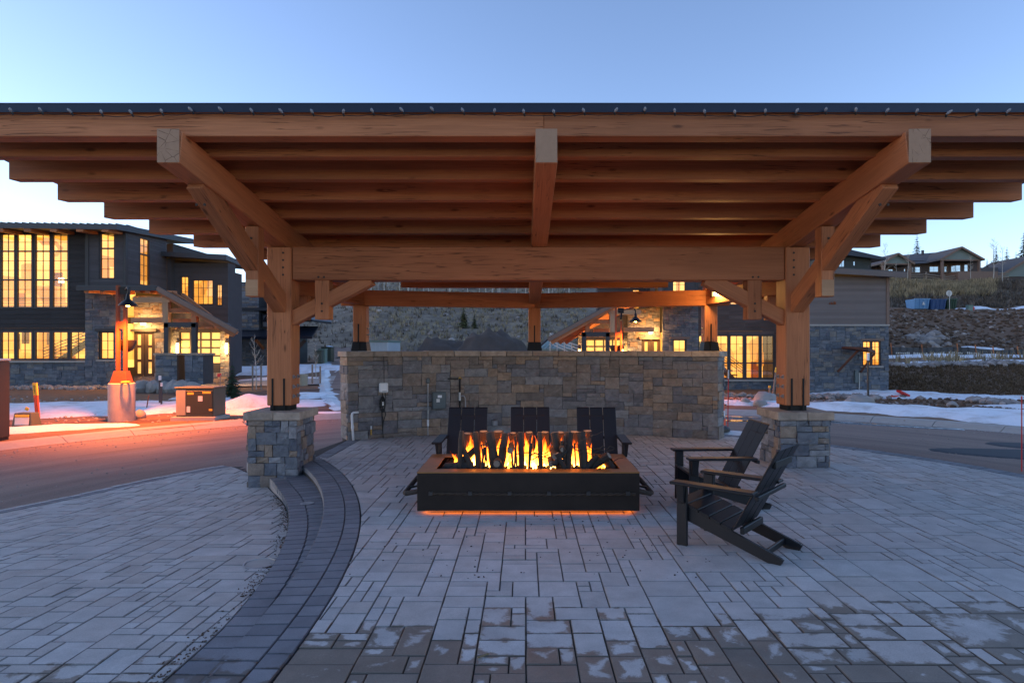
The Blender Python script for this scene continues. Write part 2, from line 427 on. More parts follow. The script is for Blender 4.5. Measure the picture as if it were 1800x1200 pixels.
def glass_mat():
    m, nt, b = newmat('window_glass')
    tr = nd(nt, 'ShaderNodeBsdfTransparent', {0: (.97, .96, .94, 1)}); gl = nd(nt, 'ShaderNodeBsdfGlossy', {1: .03})
    mx = nd(nt, 'ShaderNodeMixShader', {0: .07, 1: tr.outputs[0], 2: gl.outputs[0]})
    nt.links.new(mx.outputs[0], nt.nodes['Material Output'].inputs[0])
    m, nt, b = newmat('sky_glass'); setb(nt, b, (.03, .04, .05), .05, 0., 1.); b.inputs['Metallic'].default_value = .7; b.inputs['Base Color'].default_value = (.45, .5, .55, 1)
glass_mat()
def room_mat(name, lo, hi, s0, s1, sc):
    m, nt, b = newmat(name)
    v = coords(nt, 'pos', (1, .3, .7))
    vo = nd(nt, 'ShaderNodeTexVoronoi', {'Vector': v, 'Scale': sc}, distance='CHEBYCHEV').outputs['Color']
    vv = nd(nt, 'ShaderNodeSeparateXYZ', {0: vo}).outputs[0]
    n = noi(nt, v, .55, 2); k = math_(nt, 'ADD', math_(nt, 'MULTIPLY', vv, .55), math_(nt, 'MULTIPLY', n, .45))
    col = ramp(nt, k, [(.25, lo), (.75, hi)])
    setb(nt, b, (.3, .2, .1), .9)
    nt.links.new(col, b.inputs['Emission Color'])
    nt.links.new(nd(nt, 'ShaderNodeMapRange', {0: k, 1: .25, 2: .8, 3: s0, 4: s1}).outputs[0], b.inputs['Emission Strength'])
room_mat('lit_room', (1., .36, .035), (1., .53, .11), .28, .70, .9)
room_mat('lit_pane', (1., .42, .07), (1., .55, .14), .28, .46, .5)
glow('spot_glow', (1., .6, .22), 30)
room_mat('room_shade', (.9, .28, .025), (1., .42, .07), .22, .4, 1.5)
glow('lamp_glow', (1., .42, .07), 30)
glow('sconce_glow', (1., .58, .2), 6)
glow('led_glow', (1., .20, .01), 1.3)
def flame_mat():
    m, nt, b = newmat('flame')
    tc = nd(nt, 'ShaderNodeTexCoord'); z = nd(nt, 'ShaderNodeSeparateXYZ', {0: tc.outputs['Generated']}).outputs[2]
    n = noi(nt, nd(nt, 'ShaderNodeMapping', {0: nd(nt, 'ShaderNodeNewGeometry').outputs['Position'], 3: (1, 1, .35)}).outputs[0], 22., 3, .6, .8)
    k = math_(nt, 'ADD', z, math_(nt, 'MULTIPLY', math_(nt, 'SUBTRACT', n, .5), .9))
    col = ramp(nt, k, [(0., (1., .58, .15)), (.3, (1., .32, .035)), (.65, (1., .13, .008)), (1., (.6, .04, .003))])
    st = nd(nt, 'ShaderNodeMapRange', {0: k, 1: .0, 2: .95, 3: 6.5, 4: .8}).outputs[0]
    em = nd(nt, 'ShaderNodeEmission', {0: col, 1: st}); tr = nd(nt, 'ShaderNodeBsdfTransparent')
    al = nd(nt, 'ShaderNodeMapRange', {0: k, 1: .50, 2: 1.0, 3: .96, 4: .0}).outputs[0]
    mx = nd(nt, 'ShaderNodeMixShader', {0: al, 1: tr.outputs[0], 2: em.outputs[0]})
    nt.links.new(mx.outputs[0], nt.nodes['Material Output'].inputs[0])
flame_mat()

def lamp(name, loc, power, color, radius, parent=None, spot=None):
    ld = bpy.data.lights.new(name, 'SPOT' if spot else 'POINT'); ld.energy = power; ld.color = color; ld.shadow_soft_size = radius
    if spot: ld.spot_size = math.radians(spot); ld.spot_blend = .6
    o = bpy.data.objects.new(name, ld); link(o, parent); o.location = loc
    return o

# ================================================================== ground shape
CY = 6.6                       # centre of the round patio
def road_edge(X): return clamp(-.165 + .0275 * X, -.33, -.004)
def road_out(X): return -.27 + .011 * clamp(X, -14, 14)
def road_z(X, Y):
    R = math.hypot(X, Y - CY)
    return lerp(road_edge(X), road_out(X), clamp((R - 6.7) / 5.8))
def ground(X, Y):
    R = math.hypot(X, Y - CY)
    far = lerp(-.35, lerp(-1.0, -.35, smooth(36, 62, Y)), smooth(-1, 7, X))
    z = lerp(road_out(X) + .08, far, smooth(14, 31, R))
    hl = knots([(34, 0), (40, .55), (45, 1.2), (54, 1.3), (58, 1.45), (64, 2.6), (84, 7.2), (91, 7.5), (100, 10.4), (112, 13.8), (126, 14.4), (150, 18), (220, 27), (320, 36)], Y)
    a = .30 + .70 * smooth(-58, -30, X)
    a *= lerp(1., .55 + .45 * smooth(56, 72, Y), smooth(5, -15, X)) if Y < 72 else 1.
    z += hl * a
    if Y > 34:
        k = smooth(36, 60, Y)
        z += k * .9 * mn.noise(Vector((X * .08, Y * .08, 3.3))) + k * .35 * mn.noise(Vector((X * .3, Y * .3, 7.1)))
    if R > 13.2: z += .05 * mn.noise(Vector((X * .9, Y * .9, 1.7))) * smooth(13, 15, R)
    return z

def spans(segs):
    out = []
    for a, b, st in segs:
        n = max(1, round((b - a) / st)); out += [a + (b - a) * i / n for i in range(n)]
    return out + [segs[-1][1]]
def build_terrain():
    xs = spans([(-260, -90, 12), (-90, -26, 2.6), (-26, 26, .65), (26, 95, 1.6), (95, 300, 12)])
    ys = spans([(-60, -6, 6), (-6, 36, .65), (36, 130, 1.4), (130, 340, 7)])
    vs, wild = [], []
    for y in ys:
        for x in xs:
            R = math.hypot(x, y - CY)
            vs.append((x, y, -.9 if R < 12.55 else ground(x, y)))
            wl = smooth(50, 66, y) if x < 22 else (1. if y > 91 else 0.)
            if x >= 22: wl = max(wl, .0)
            wild.append(wl)
    n = len(xs); fs = [(j * n + i, j * n + i + 1, (j + 1) * n + i + 1, (j + 1) * n + i) for j in range(len(ys) - 1) for i in range(n - 1)]
    me = bpy.data.meshes.new('ground'); me.from_pydata(vs, [], fs)
    a = me.attributes.new('wild', 'FLOAT', 'POINT'); a.data.foreach_set('value', wild)
    me.materials.append(M['ground']); me.shade_smooth()
    o = bpy.data.objects.new('ground', me); link(o); tag(o, kind='structure')
build_terrain()

def build_road():
    mb = MB(); na, nr = 160, 12
    rows = []
    for i in range(na + 1):
        a = 2 * PI * i / na; ca, sa = math.cos(a), math.sin(a)
        r0 = 4.7 if (ca < .05 and sa > .2) else 6.62
        row = []
        for j in range(nr + 1):
            r = lerp(r0, 12.5, j / nr); x, y = r * ca, CY + r * sa
            z = road_z(x, y) if r > 6.7 else (-.36 if x < -3 else road_edge(x) - .06 if x > 0 else -.30)
            row.append((x, y, z))
        rows.append(row)
    for i in range(na):
        for j in range(nr):
            mb.face([rows[i][j], rows[i][j + 1], rows[i + 1][j + 1], rows[i + 1][j]])
    o = mb.build('road', 'road'); bm = bmesh.new(); bm.from_mesh(o.data); bmesh.ops.remove_doubles(bm, verts=bm.verts, dist=1e-4); bm.to_mesh(o.data); bm.free()
    o.data.shade_smooth(); tag(o, kind='structure')
    # rolled kerb, poured in lengths
    kb = empty('kerb'); tag(kb, kind='structure')
    prof = [(12.36, .004), (12.44, .012), (12.56, .055), (12.70, .10), (12.95, .11), (13.12, .09), (13.14, -.15)]
    nsec = 34
    for s in range(nsec):
        a0, a1 = -.25 + (PI + .5) * s / nsec + .0006, -.25 + (PI + .5) * (s + 1) / nsec - .0006
        mb = MB(); k = 4; rw = []
        for i in range(k + 1):
            a = lerp(a0, a1, i / k)
            rw.append([(r * math.cos(a), CY + r * math.sin(a), road_out(r * math.cos(a)) + z) for r, z in prof])
        for i in range(k):
            for j in range(len(prof) - 1): mb.face([rw[i][j], rw[i][j + 1], rw[i + 1][j + 1], rw[i + 1][j]])
        mb.face(list(rw[0])); mb.face(list(reversed(rw[k])))
        mb.build('kerb_length', 'concrete', kb)
build_road()

def sheet(name, mat, poly_l, poly_r, lift=.03, sub=12, across=6, kind='structure', thick=0):
    """a strip between two polylines laid on the ground"""
    def at(pl, t):
        n = len(pl) - 1; k = min(int(t * n), n - 1); f = t * n - k
        return (lerp(pl[k][0], pl[k + 1][0], f), lerp(pl[k][1], pl[k + 1][1], f))
    mb = MB(); g = []
    for i in range(sub + 1):
        L, R_ = at(poly_l, i / sub), at(poly_r, i / sub); row = []
        for j in range(across + 1):
            x, y = lerp(L[0], R_[0], j / across), lerp(L[1], R_[1], j / across)
            row.append((x, y, ground(x, y) + lift))
        g.append(row)
    for i in range(sub):
        for j in range(across): mb.face([g[i][j], g[i][j + 1], g[i + 1][j + 1], g[i + 1][j]])
    o = mb.build(name, mat, smooth_=True); tag(o, kind=kind); return o
sheet('side_street', 'road', [(-5.9, 18.6), (-8.5, 25.5), (-13.5, 42), (-19.5, 62)], [(0.5, 19.2), (-1.5, 26), (-6, 42), (-12, 62)], .05, 40, 10)
sheet('driveway', 'concrete', [(-19.6, 29.5), (-14, 32), (-10.5, 33.5)], [(-18.6, 34), (-14.5, 37), (-11.8, 38.5)], .06, 20, 8)

def blob_patch(name, mat, blobs, thick, step=.3, sink=.04, base=ground, kind='stuff', nz=.45, freq=.6, label=None, seed=0, power=.5):
    """a low mound of snow, water or soil with an irregular outline; blobs = (x, y, rx, ry, rot)"""
    x0 = min(b[0] - max(b[2], b[3]) * 1.6 for b in blobs); x1 = max(b[0] + max(b[2], b[3]) * 1.6 for b in blobs)
    y0 = min(b[1] - max(b[2], b[3]) * 1.6 for b in blobs); y1 = max(b[1] + max(b[2], b[3]) * 1.6 for b in blobs)
    nx, ny = int((x1 - x0) / step) + 2, int((y1 - y0) / step) + 2
    def field(x, y):
        f = -1.
        for bx, by, rx, ry, ro in blobs:
            c, s = math.cos(ro), math.sin(ro); dx, dy = x - bx, y - by
            f = max(f, 1 - ((dx * c + dy * s) / rx) ** 2 - ((-dx * s + dy * c) / ry) ** 2)
        return f + nz * mn.noise(Vector((x * freq, y * freq, 5.5 + seed))) + nz * .5 * mn.noise(Vector((x * freq * 3.1, y * freq * 3.1, 9.5 + seed)))
    vs, fl = [], []
    for j in range(ny):
        for i in range(nx):
            x, y = x0 + i * step, y0 + j * step; f = field(x, y); fl.append(f)
            h = thick * clamp(f, 0, 1.3) ** power * (1 + .25 * mn.noise(Vector((x * 1.7, y * 1.7, seed)))) if f > 0 else sink * max(f * 3, -1.5)
            vs.append((x, y, base(x, y) + h))
    fs = []
    for j in range(ny - 1):
        for i in range(nx - 1):
            q = (j * nx + i, j * nx + i + 1, (j + 1) * nx + i + 1, (j + 1) * nx + i)
            if max(fl[k] for k in q) > 0: fs.append(q)
    used = sorted({k for q in fs for k in q}); mp = {k: i for i, k in enumerate(used)}
    me = bpy.data.meshes.new(name); me.from_pydata([vs[k] for k in used], [], [tuple(mp[k] for k in q) for q in fs])
    me.materials.append(M[mat]); me.shade_smooth()
    o = bpy.data.objects.new(name, me); link(o); tag(o, label, None, None, kind); return o

# ================================================================== pavers
def pack(nx, ny, opts, rng, ok=None):
    g = [[False] * nx for _ in range(ny)]; out = []
    for j in range(ny):
        for i in range(nx):
            if g[j][i]: continue
            cand = [o for o in opts if i + o[0] <= nx and j + o[1] <= ny and not any(g[j + b][i + a] for a in range(o[0]) for b in range(o[1]))]
            if not cand: g[j][i] = True; out.append((i, j, 1, 1)); continue
            w, h = rng.choices(cand, [c[2] for c in cand])[0][:2]
            for b in range(h):
                for a in range(w): g[j + b][i + a] = True
            out.append((i, j, w, h))
    return out
def clip(poly, f, tol=1e-4):
    """keep the part of a polygon where f(x, y) > 0 (edge found by bisection)"""
    out = []
    for (a, b) in zip(poly, poly[1:] + poly[:1]):
        fa, fb = f(*a), f(*b)
        if fa > 0: out.append(a)
        if (fa > 0) != (fb > 0):
            lo, hi = (a, b) if fa > 0 else (b, a)
            for _ in range(18):
                m = ((lo[0] + hi[0]) / 2, (lo[1] + hi[1]) / 2)
                if f(*m) > 0: lo = m
                else: hi = m
            out.append(lo)
    return out
def area(p): return abs(sum(a[0] * b[1] - b[0] * a[1] for a, b in zip(p, p[1:] + p[:1]))) / 2
def paver_piece(mb, poly, zf, t, gap=.003, ch=.0042, depth=.05, dz=0.):
    """one paving stone: top set inside a chamfer, real joints around it"""
    cx = sum(p[0] for p in poly) / len(poly); cy = sum(p[1] for p in poly) / len(poly)
    if sum(a[0] * b[1] - b[0] * a[1] for a, b in zip(poly, poly[1:] + poly[:1])) < 0: poly = poly[::-1]
    n = len(poly)
    def inset(d):
        r = []
        for i in range(n):
            p0, p1, p2 = Vector(poly[i - 1]), Vector(poly[i]), Vector(poly[(i + 1) % n])
            e1, e2 = (p1 - p0), (p2 - p1)
            if e1.length < 1e-6 or e2.length < 1e-6: r.append(tuple(p1)); continue
            n1 = Vector((-e1.y, e1.x)).normalized(); n2 = Vector((-e2.y, e2.x)).normalized()
            q = n1 + n2
            if q.length < .2: q = n1
            q = q.normalized(); k = max(.5, q.dot(n1)); r.append(tuple(p1 + q * (d / k)))
        return r
    o, i = inset(gap), inset(gap + ch)
    x0 = min(p[0] for p in poly); x1 = max(p[0] for p in poly); y0 = min(p[1] for p in poly); y1 = max(p[1] for p in poly)
    U = lambda p: ((p[0] - x0) / max(x1 - x0, 1e-5), (p[1] - y0) / max(y1 - y0, 1e-5))
    top = [(p[0], p[1], zf(*p) + dz) for p in i]; rim = [(p[0], p[1], zf(*p) + dz - ch) for p in o]; bot = [(p[0], p[1], zf(*p) - depth) for p in o]
    mb.face(top, t, [U(p) for p in i])
    for k in range(n):
        l = (k + 1) % n
        mb.face([rim[k], rim[l], top[l], top[k]], -1., [U(o[k]), U(o[l]), U(i[l]), U(i[k])])
        mb.face([bot[k], bot[l], rim[l], rim[k]], -1. if ch < .0058 else t, [U(o[k])] * 4)
PO = [(6, 4, .45), (5, 5, .35), (4, 5, .4), (5, 3, .7), (3, 3, 2), (4, 3, 1.2), (3, 4, 1.2), (3, 2, 5), (2, 3, 5), (2, 2, 4.5), (4, 2, 2.2), (2, 4, 1), (2, 1, 2.6), (1, 2, 1.8), (3, 1, 1.8), (1, 1, .3)]
U_ = .092
C2X, C2Y = -12.49, 3.5           # centre of the step arcs
def arcR(x, y): return math.hypot(x - C2X, y - C2Y)
def tdrop(y): return smooth(3.4, 8.6, y) * .35 + clamp((y - 3.4) / 5.2) * .65
def z_tread(x, y): return -.12 * tdrop(y)
def z_plaza(x, y): return -.24 * tdrop(y) - .10 * clamp((-x - 2.6) / 4) * tdrop(y)
def low_edge(y): return 10.18 + .28 * clamp((8.4 - y) / 4.6)      # radius of the lower step's edge
def lay(parent, field, zf, mat, seed, extra=(), limit=295, name='paver'):
    rng = random.Random(seed); items = []
    nx, ny = int(14.2 / U_), int(14.2 / U_)
    for (i, j, w, h) in pack(nx, ny, PO, rng):
        x0, y0 = -7.0 + i * U_, -.6 + j * U_; x1, y1 = x0 + w * U_, y0 + h * U_
        p = [(x0, y0), (x1, y0), (x1, y1), (x0, y1)]
        for f in field:
            p = clip(p, f)
            if len(p) < 3: break
        if len(p) < 3 or area(p) < .0022: continue
        # drop slivers of duplicate corners
        q = [a for a, b in zip(p, p[1:] + p[:1]) if math.hypot(a[0] - b[0], a[1] - b[1]) > .004]
        if len(q) < 3: continue
        items.append((q, mat))
    items += list(extra)
    def seen(p):
        cx = sum(a[0] for a in p) / len(p); cy = sum(a[1] for a in p) / len(p)
        if cy < 2.95: return 0
        px = 922 + (cx - CAMX) * F / cy
        return area(p) / cy ** 3 if -20 < px < 1820 else 0
    items.sort(key=lambda it: -seen(it[0]))
    rest = {}
    for k, (p, mt) in enumerate(items):
        t = rng.random(); dz = rng.uniform(-.003, .003)
        if k < limit and seen(p) > 0:
            mb = MB(); paver_piece(mb, p, zf, t, dz=dz)
            mb.build(name, mt, parent)
        else:
            paver_piece(rest.setdefault(mt, MB()), p, zf, t, dz=dz)
    for mt, mb in rest.items(): tag(mb.build('distant_pavers', mt, parent), kind='stuff')

WCY, WR = 5.95, 6.45            # centre and inner radius of the curved stone wall
def build_patio():
    patio = empty('patio'); tag(patio, kind='structure')
    f_in = lambda x, y: 6.47 - math.hypot(x, y - CY)
    f_step = lambda x, y: arcR(x, y) - 11.005
    f_cut = lambda x, y: x + 3.22 + (max(0, 9.7 - y)) * 9
    # dark border course on the circle and along the left edge
    extra = []
    def border_ok(x, y): return arcR(x, y) > 11.0 and (x > -3.4 or y < 9.4) and y > -.4
    n = 280
    for k in range(n):
        a0, a1 = 2 * PI * k / n, 2 * PI * (k + 1) / n
        p = [(r * math.cos(a), CY + r * math.sin(a)) for r, a in ((6.475, a0), (6.72, a0), (6.72, a1), (6.475, a1))]
        if all(border_ok(*q) for q in p): extra.append((p, 'paver_dark'))
    y = 9.62
    while y < 11.5:
        p = [(-3.44, y), (-3.225, y), (-3.225, y + .15), (-3.44, y + .15)]
        extra.append((p, 'paver_dark')); y += .15
    lay(patio, [f_in, f_step, f_cut], lambda x, y: 0., 'paver_light', 5, extra)
    # bedding under the joints
    mb = MB(); c = []
    for k in range(120):
        a = 2 * PI * k / 120; c.append((6.715 * math.cos(a), CY + 6.715 * math.sin(a)))
    c = clip(clip(c, lambda x, y: arcR(x, y) - 10.64), lambda x, y: x + 3.43 + max(0, 9.6 - y) * 9)
    # dense resample of the step side
    arc = []
    for k in range(41):
        a = math.atan2(lerp(-.3, 9.6, k / 40) - C2Y, 1); yy = lerp(-.3, 9.6, k / 40)
        arc.append((C2X + math.sqrt(10.64 ** 2 - (yy - C2Y) ** 2), yy))
    right = [p for p in c if p[0] > -1.0 or (p[1] > 9.7)]
    right.sort(key=lambda p: math.atan2(p[1] - 5, p[0] - 1.5))
    st = min(range(len(right)), key=lambda i: math.atan2(right[i][1] - 5, right[i][0] - 1.5))
    poly = right + list(reversed(arc))
    poly.sort(key=lambda p: math.atan2(p[1] - 5, p[0] - 1.0))
    mb.face([(x, y, -.02) for x, y in poly])
    for a, b in zip(poly, poly[1:] + poly[:1]): mb.face([(a[0], a[1], -.4), (b[0], b[1], -.4), (b[0], b[1], -.02), (a[0], a[1], -.02)])
    mb.build('bedding', 'joint_sand', patio)
    # ---- steps
    st = empty('steps'); tag(st, kind='structure')
    rng = random.Random(3)
    def ring(r0, r1, zf, y0, y1, pitch, depth, nm='step_paver'):
        a = math.asin((y0 - C2Y) / 10.8); a1 = math.asin((y1 - C2Y) / 10.8); off = rng.random() * .01
        while a < a1:
            b = a + pitch / 10.8
            y = C2Y + 10.8 * math.sin((a + b) / 2)
            q0 = r0(y) if callable(r0) else r0; q1 = r1(y) if callable(r1) else r1
            if q1 - q0 > .03:
                p = [(C2X + r * math.cos(t), C2Y + r * math.sin(t)) for r, t in ((q0, a), (q1, a), (q1, b), (q0, b))]
                mb = MB(); paver_piece(mb, p, zf, rng.random(), .003, .006, depth, rng.uniform(-.001, .001)); mb.build(nm, 'paver_dark', st)
            a = b
    ring(10.85, 11.0, lambda x, y: 0., 2.2, 10.0, .16, .07)
    ring(10.63, 10.85, lambda x, y: 0., 2.2, 10.0, .15, .07)
    ring(low_edge, lambda y: low_edge(y) + .19, z_tread, 2.2, 8.75, .15, .07)
    ring(lambda y: low_edge(y) + .19, lambda y: max(10.68, low_edge(y) + .19), z_tread, 2.2, 8.95, .17, .07)
    mb = MB()                    # risers
    prev = None
    for k in range(61):
        y = lerp(2.2, 10.0, k / 60)
        def pt(r): a = math.asin((y - C2Y) / r); return C2X + r * math.cos(a), y
        u, l, l2 = pt(10.645), pt(low_edge(y) + .012), pt(low_edge(y) + .5)
        cur = [(u[0], y, -.02), (u[0], y, -.5), (l[0], y, z_tread(*l) - .02), (l[0], y, -.6), (l2[0], y, z_tread(*l2) - .02)]
        if prev:
            mb.face([prev[1], cur[1], cur[0], prev[0]]); mb.face([prev[3], cur[3], cur[2], prev[2]]); mb.face([prev[2], cur[2], cur[4], prev[4]])
        prev = cur
    mb.build('riser', 'step_riser', st)
    mb = MB(); mb.lathe([(.0, 0), (.072, 0), (.078, .004), (.07, .007), (.0, .007)], 24, (-2.69, 7.17, z_tread(0, 7.17) + .001)); d = mb.build('drain_cover', 'galvanised'); tag(d, 'small round grey metal drain cover set in the lower step', 'drain cover')
    # ---- lower plaza
    pz = empty('plaza'); tag(pz, kind='structure')
    f_low = lambda x, y: low_edge(y) - .006 - arcR(x, y)
    f_back = lambda x, y: (-x - 4.25) if y > 9.3 else 1.
    extra = []
    n = 280
    for k in range(n):
        a0, a1 = 2 * PI * k / n, 2 * PI * (k + 1) / n
        for r0, r1, mt in ((6.475, 6.62, 'paver_dark'), (6.625, 6.72, 'paver_light')):
            p = [(r * math.cos(a), CY + r * math.sin(a)) for r, a in ((r0, a0), (r1, a0), (r1, a1), (r0, a1))]
            if all(arcR(*q) < low_edge(q[1]) and q[1] > 1 and f_back(*q) > 0 for q in p): extra.append((p, mt))
    lay(pz, [lambda x, y: 6.47 - math.hypot(x, y - CY), f_low, f_back], z_plaza, 'paver_plaza', 11, extra)
    mb = MB()
    for i in range(40):
        for j in range(60):
            x0, x1, y0, y1 = lerp(-6.8, -1.85, i / 40), lerp(-6.8, -1.85, (i + 1) / 40), lerp(1, 13, j / 60), lerp(1, 13, (j + 1) / 60)
            cx, cy = (x0 + x1) / 2, (y0 + y1) / 2
            if math.hypot(cx, cy - CY) < 6.66 and arcR(cx, cy) < low_edge(cy) + .1 and (cy < 9.3 or cx < -4.3):
                mb.face([(x, y, z_plaza(x, y) - .021) for x, y in ((x0, y0), (x1, y0), (x1, y1), (x0, y1))])
    mb.build('bedding', 'joint_sand', pz)
build_patio()

# ================================================================== stone masonry
SO = [(3, 2, 2.5), (4, 2, 4), (5, 2, 3), (2, 2, 1.2), (4, 1, 1.6), (5, 1, 1.2), (3, 1, 1.2), (6, 2, 1.5), (3, 3, 1), (4, 3, 1.6), (2, 1, .6)]
def stone_block(mb, mf, s0, s1, t0, t1, rng, gap=.004, proud=.02, t=None):
    """rough-faced block; mf(s, t, d) maps wall coordinates to a point, d outward"""
    t = rng.random() if t is None else t
    s0 += gap; s1 -= gap; t0 += gap; t1 -= gap
    d0 = rng.uniform(0, proud) * rng.uniform(.5, 1.4)
    g = []
    for j in range(3):
        for i in range(3):
            edge = (i != 1) or (j != 1)
            s = lerp(s0, s1, i / 2) + (rng.uniform(-.006, .006) if edge else rng.uniform(-.2, .2) * (s1 - s0))
            u = lerp(t0, t1, j / 2) + (rng.uniform(-.004, .004) if edge else 0)
            g.append(mf(s, u, d0 + (rng.uniform(-.004, .003) if edge else rng.uniform(.006, .018))))
    b = [mf(s, u, -.04) for s, u in ((s0, t0), (s1, t0), (s1, t1), (s0, t1))]
    vs = g + b
    fs = [(0, 1, 4, 3), (1, 2, 5, 4), (3, 4, 7, 6), (4, 5, 8, 7), (9, 10, 2, 1, 0), (10, 11, 8, 5, 2), (11, 12, 6, 7, 8), (12, 9, 0, 3, 6)]
    mb.mesh(vs, fs, t)
def masonry(parent, mf, L, Hh, seed, us=.092, ut=.078, mat='wall_stone', joined=False, holes=(), opts=SO, proud=.02, name='stone', gap=.004):
    rng = random.Random(seed); nx, ny = max(1, round(L / us)), max(1, round(Hh / ut)); ux, uy = L / nx, Hh / ny
    J = MB()
    for (i, j, w, h) in pack(nx, ny, opts, rng):
        s0, s1, t0, t1 = i * ux, (i + w) * ux, j * uy, (j + h) * uy
        boxes = [(s0, s1, t0, t1)]
        for (a0, a1, b0, b1) in holes:
            nb = []
            for (p, q, r, s) in boxes:
                if q <= a0 or p >= a1 or s <= b0 or r >= b1: nb.append((p, q, r, s)); continue
                if p < a0: nb.append((p, a0, r, s))
                if q > a1: nb.append((a1, q, r, s))
                m0, m1 = max(p, a0), min(q, a1)
                if r < b0: nb.append((m0, m1, r, b0))
                if s > b1: nb.append((m0, m1, b1, s))
            boxes = nb
        for (p, q, r, s) in boxes:
            if q - p < .02 or s - r < .015: continue
            mb = J if joined else MB()
            stone_block(mb, mf, p, q, r, s, rng, gap, proud)
            if not joined: mb.build(name, mat, parent)
    if joined and J.f: return tag(J.build('stone_cladding', mat, parent), kind='stuff')

def build_wall():
    w = empty('stone_wall', (0, 12.4, 0)); tag(w, 'low curved wall of mixed grey and tan stone blocks behind the fire', 'wall')
    w.location = (0, 0, 0)
    a0, a1 = math.asin(-3.42 / WR), math.asin(3.34 / WR); L = (a1 - a0) * WR; top = 1.52; th = .46
    mf = lambda s, t, d: ((WR - d) * math.sin(a0 + s / WR), WCY + (WR - d) * math.cos(a0 + s / WR), t)
    masonry(w, mf, L, top, 21)
    for e, sg in ((a0, -1), (a1, 1)):          # the two ends
        tx, ty = math.cos(e) * sg, -math.sin(e) * sg
        def me_(s, t, d, e=e, tx=tx, ty=ty): r = WR + s; return (r * math.sin(e) + tx * (d + .0), WCY + r * math.cos(e) + ty * d, t)
        if sg > 0: masonry(w, me_, th, top, 22)
        else: masonry(w, lambda s, t, d, f=me_: f(th - s, t, d), th, top, 23)
    mb = MB(); n = 24; R0, R1 = WR + .012, WR + th - .03; rows = []
    for i in range(n + 1):
        a = lerp(a0 + .003, a1 - .003, i / n); sn, cs = math.sin(a), math.cos(a)
        rows.append([(R0 * sn, WCY + R0 * cs, -.05), (R0 * sn, WCY + R0 * cs, top), (R1 * sn, WCY + R1 * cs, top), (R1 * sn, WCY + R1 * cs, -.3)])
    for a, b in zip(rows, rows[1:]):
        for k in range(3): mb.face([a[k], b[k], b[k + 1], a[k + 1]])
    mb.face(rows[0]); mb.face(rows[-1][::-1]); mb.build('core', 'mortar', w)
    nc = 14; rng = random.Random(8)
    for i in range(nc):
        b0, b1 = lerp(a0 - .008, a1 + .008, i / nc) + .0006, lerp(a0 - .008, a1 + .008, (i + 1) / nc) - .0006
        mb = MB(); z0, z1 = top + .002, 1.625 + rng.uniform(-.004, .004); r0, r1 = WR - .055, WR + th + .05; k = 2; rw = []
        for q in range(k + 1):
            a = lerp(b0, b1, q / k); sn, cs = math.sin(a), math.cos(a)
            rw.append([(r0 * sn, WCY + r0 * cs, z0), (r1 * sn, WCY + r1 * cs, z0), (r1 * sn, WCY + r1 * cs, z1), (r0 * sn, WCY + r0 * cs, z1)])
        t = rng.random()
        for q in range(k):
            for e in range(4): mb.face([rw[q][e], rw[q][(e + 1) % 4], rw[q + 1][(e + 1) % 4], rw[q + 1][e]], t)
        mb.face(rw[0][::-1], t); mb.face(rw[k], t); mb.build('cap_stone', 'cap_stone', w, bevel=.008)
    return w
build_wall()

# ================================================================== pavilion
FY = 6.53; PITCH = .169; RB0 = 3.94          # rafter top at Y = 6.46
def raf_top(Y): return RB0 - PITCH * (Y - 6.46)
def pier(name, label, cx, cy, z0, seed):
    p = empty(name, (cx, cy, z0)); tag(p, label, 'stone pier', 'stone piers under the pavilion posts')
    h = .672 - z0; w = .345
    fs = [lambda s, t, d: (-w + s, -w - d, t), lambda s, t, d: (w + d, -w + s, t), lambda s, t, d: (w - s, w + d, t), lambda s, t, d: (-w - d, w - s, t)]
    for k, f in enumerate(fs): masonry(p, f, .69, h, seed + k, .06, .085, 'pier_stone', opts=[(3, 1, 2), (4, 2, 3), (3, 2, 3), (5, 2, 2), (2, 1, 1.5), (4, 1, 1.5), (5, 1, 1), (2, 2, 1)], proud=.03)
    mb = MB(); mb.box(-w + .012, w - .012, -w + .012, w - .012, -.05, h - .001); mb.build('core', 'mortar', p)
    c = .40
    for x0, x1 in ((-c, .02), (.024, c)):
        mb = MB(); mb.box(x0, x1, -c, c, h, h + .115, random.Random(seed + int(x0 * 10)).random()); mb.build('cap_stone', 'cap_stone', p, bevel=.01)
PCX, PCY = 3.73, 9.17
pier('stone_pier', 'stone pier rising from the lower plaza beside the curved steps', -PCX - .02, PCY, -.28, 50)
pier('stone_pier', 'stone pier standing on the upper patio behind the black chairs', PCX + .02, PCY, 0, 60)

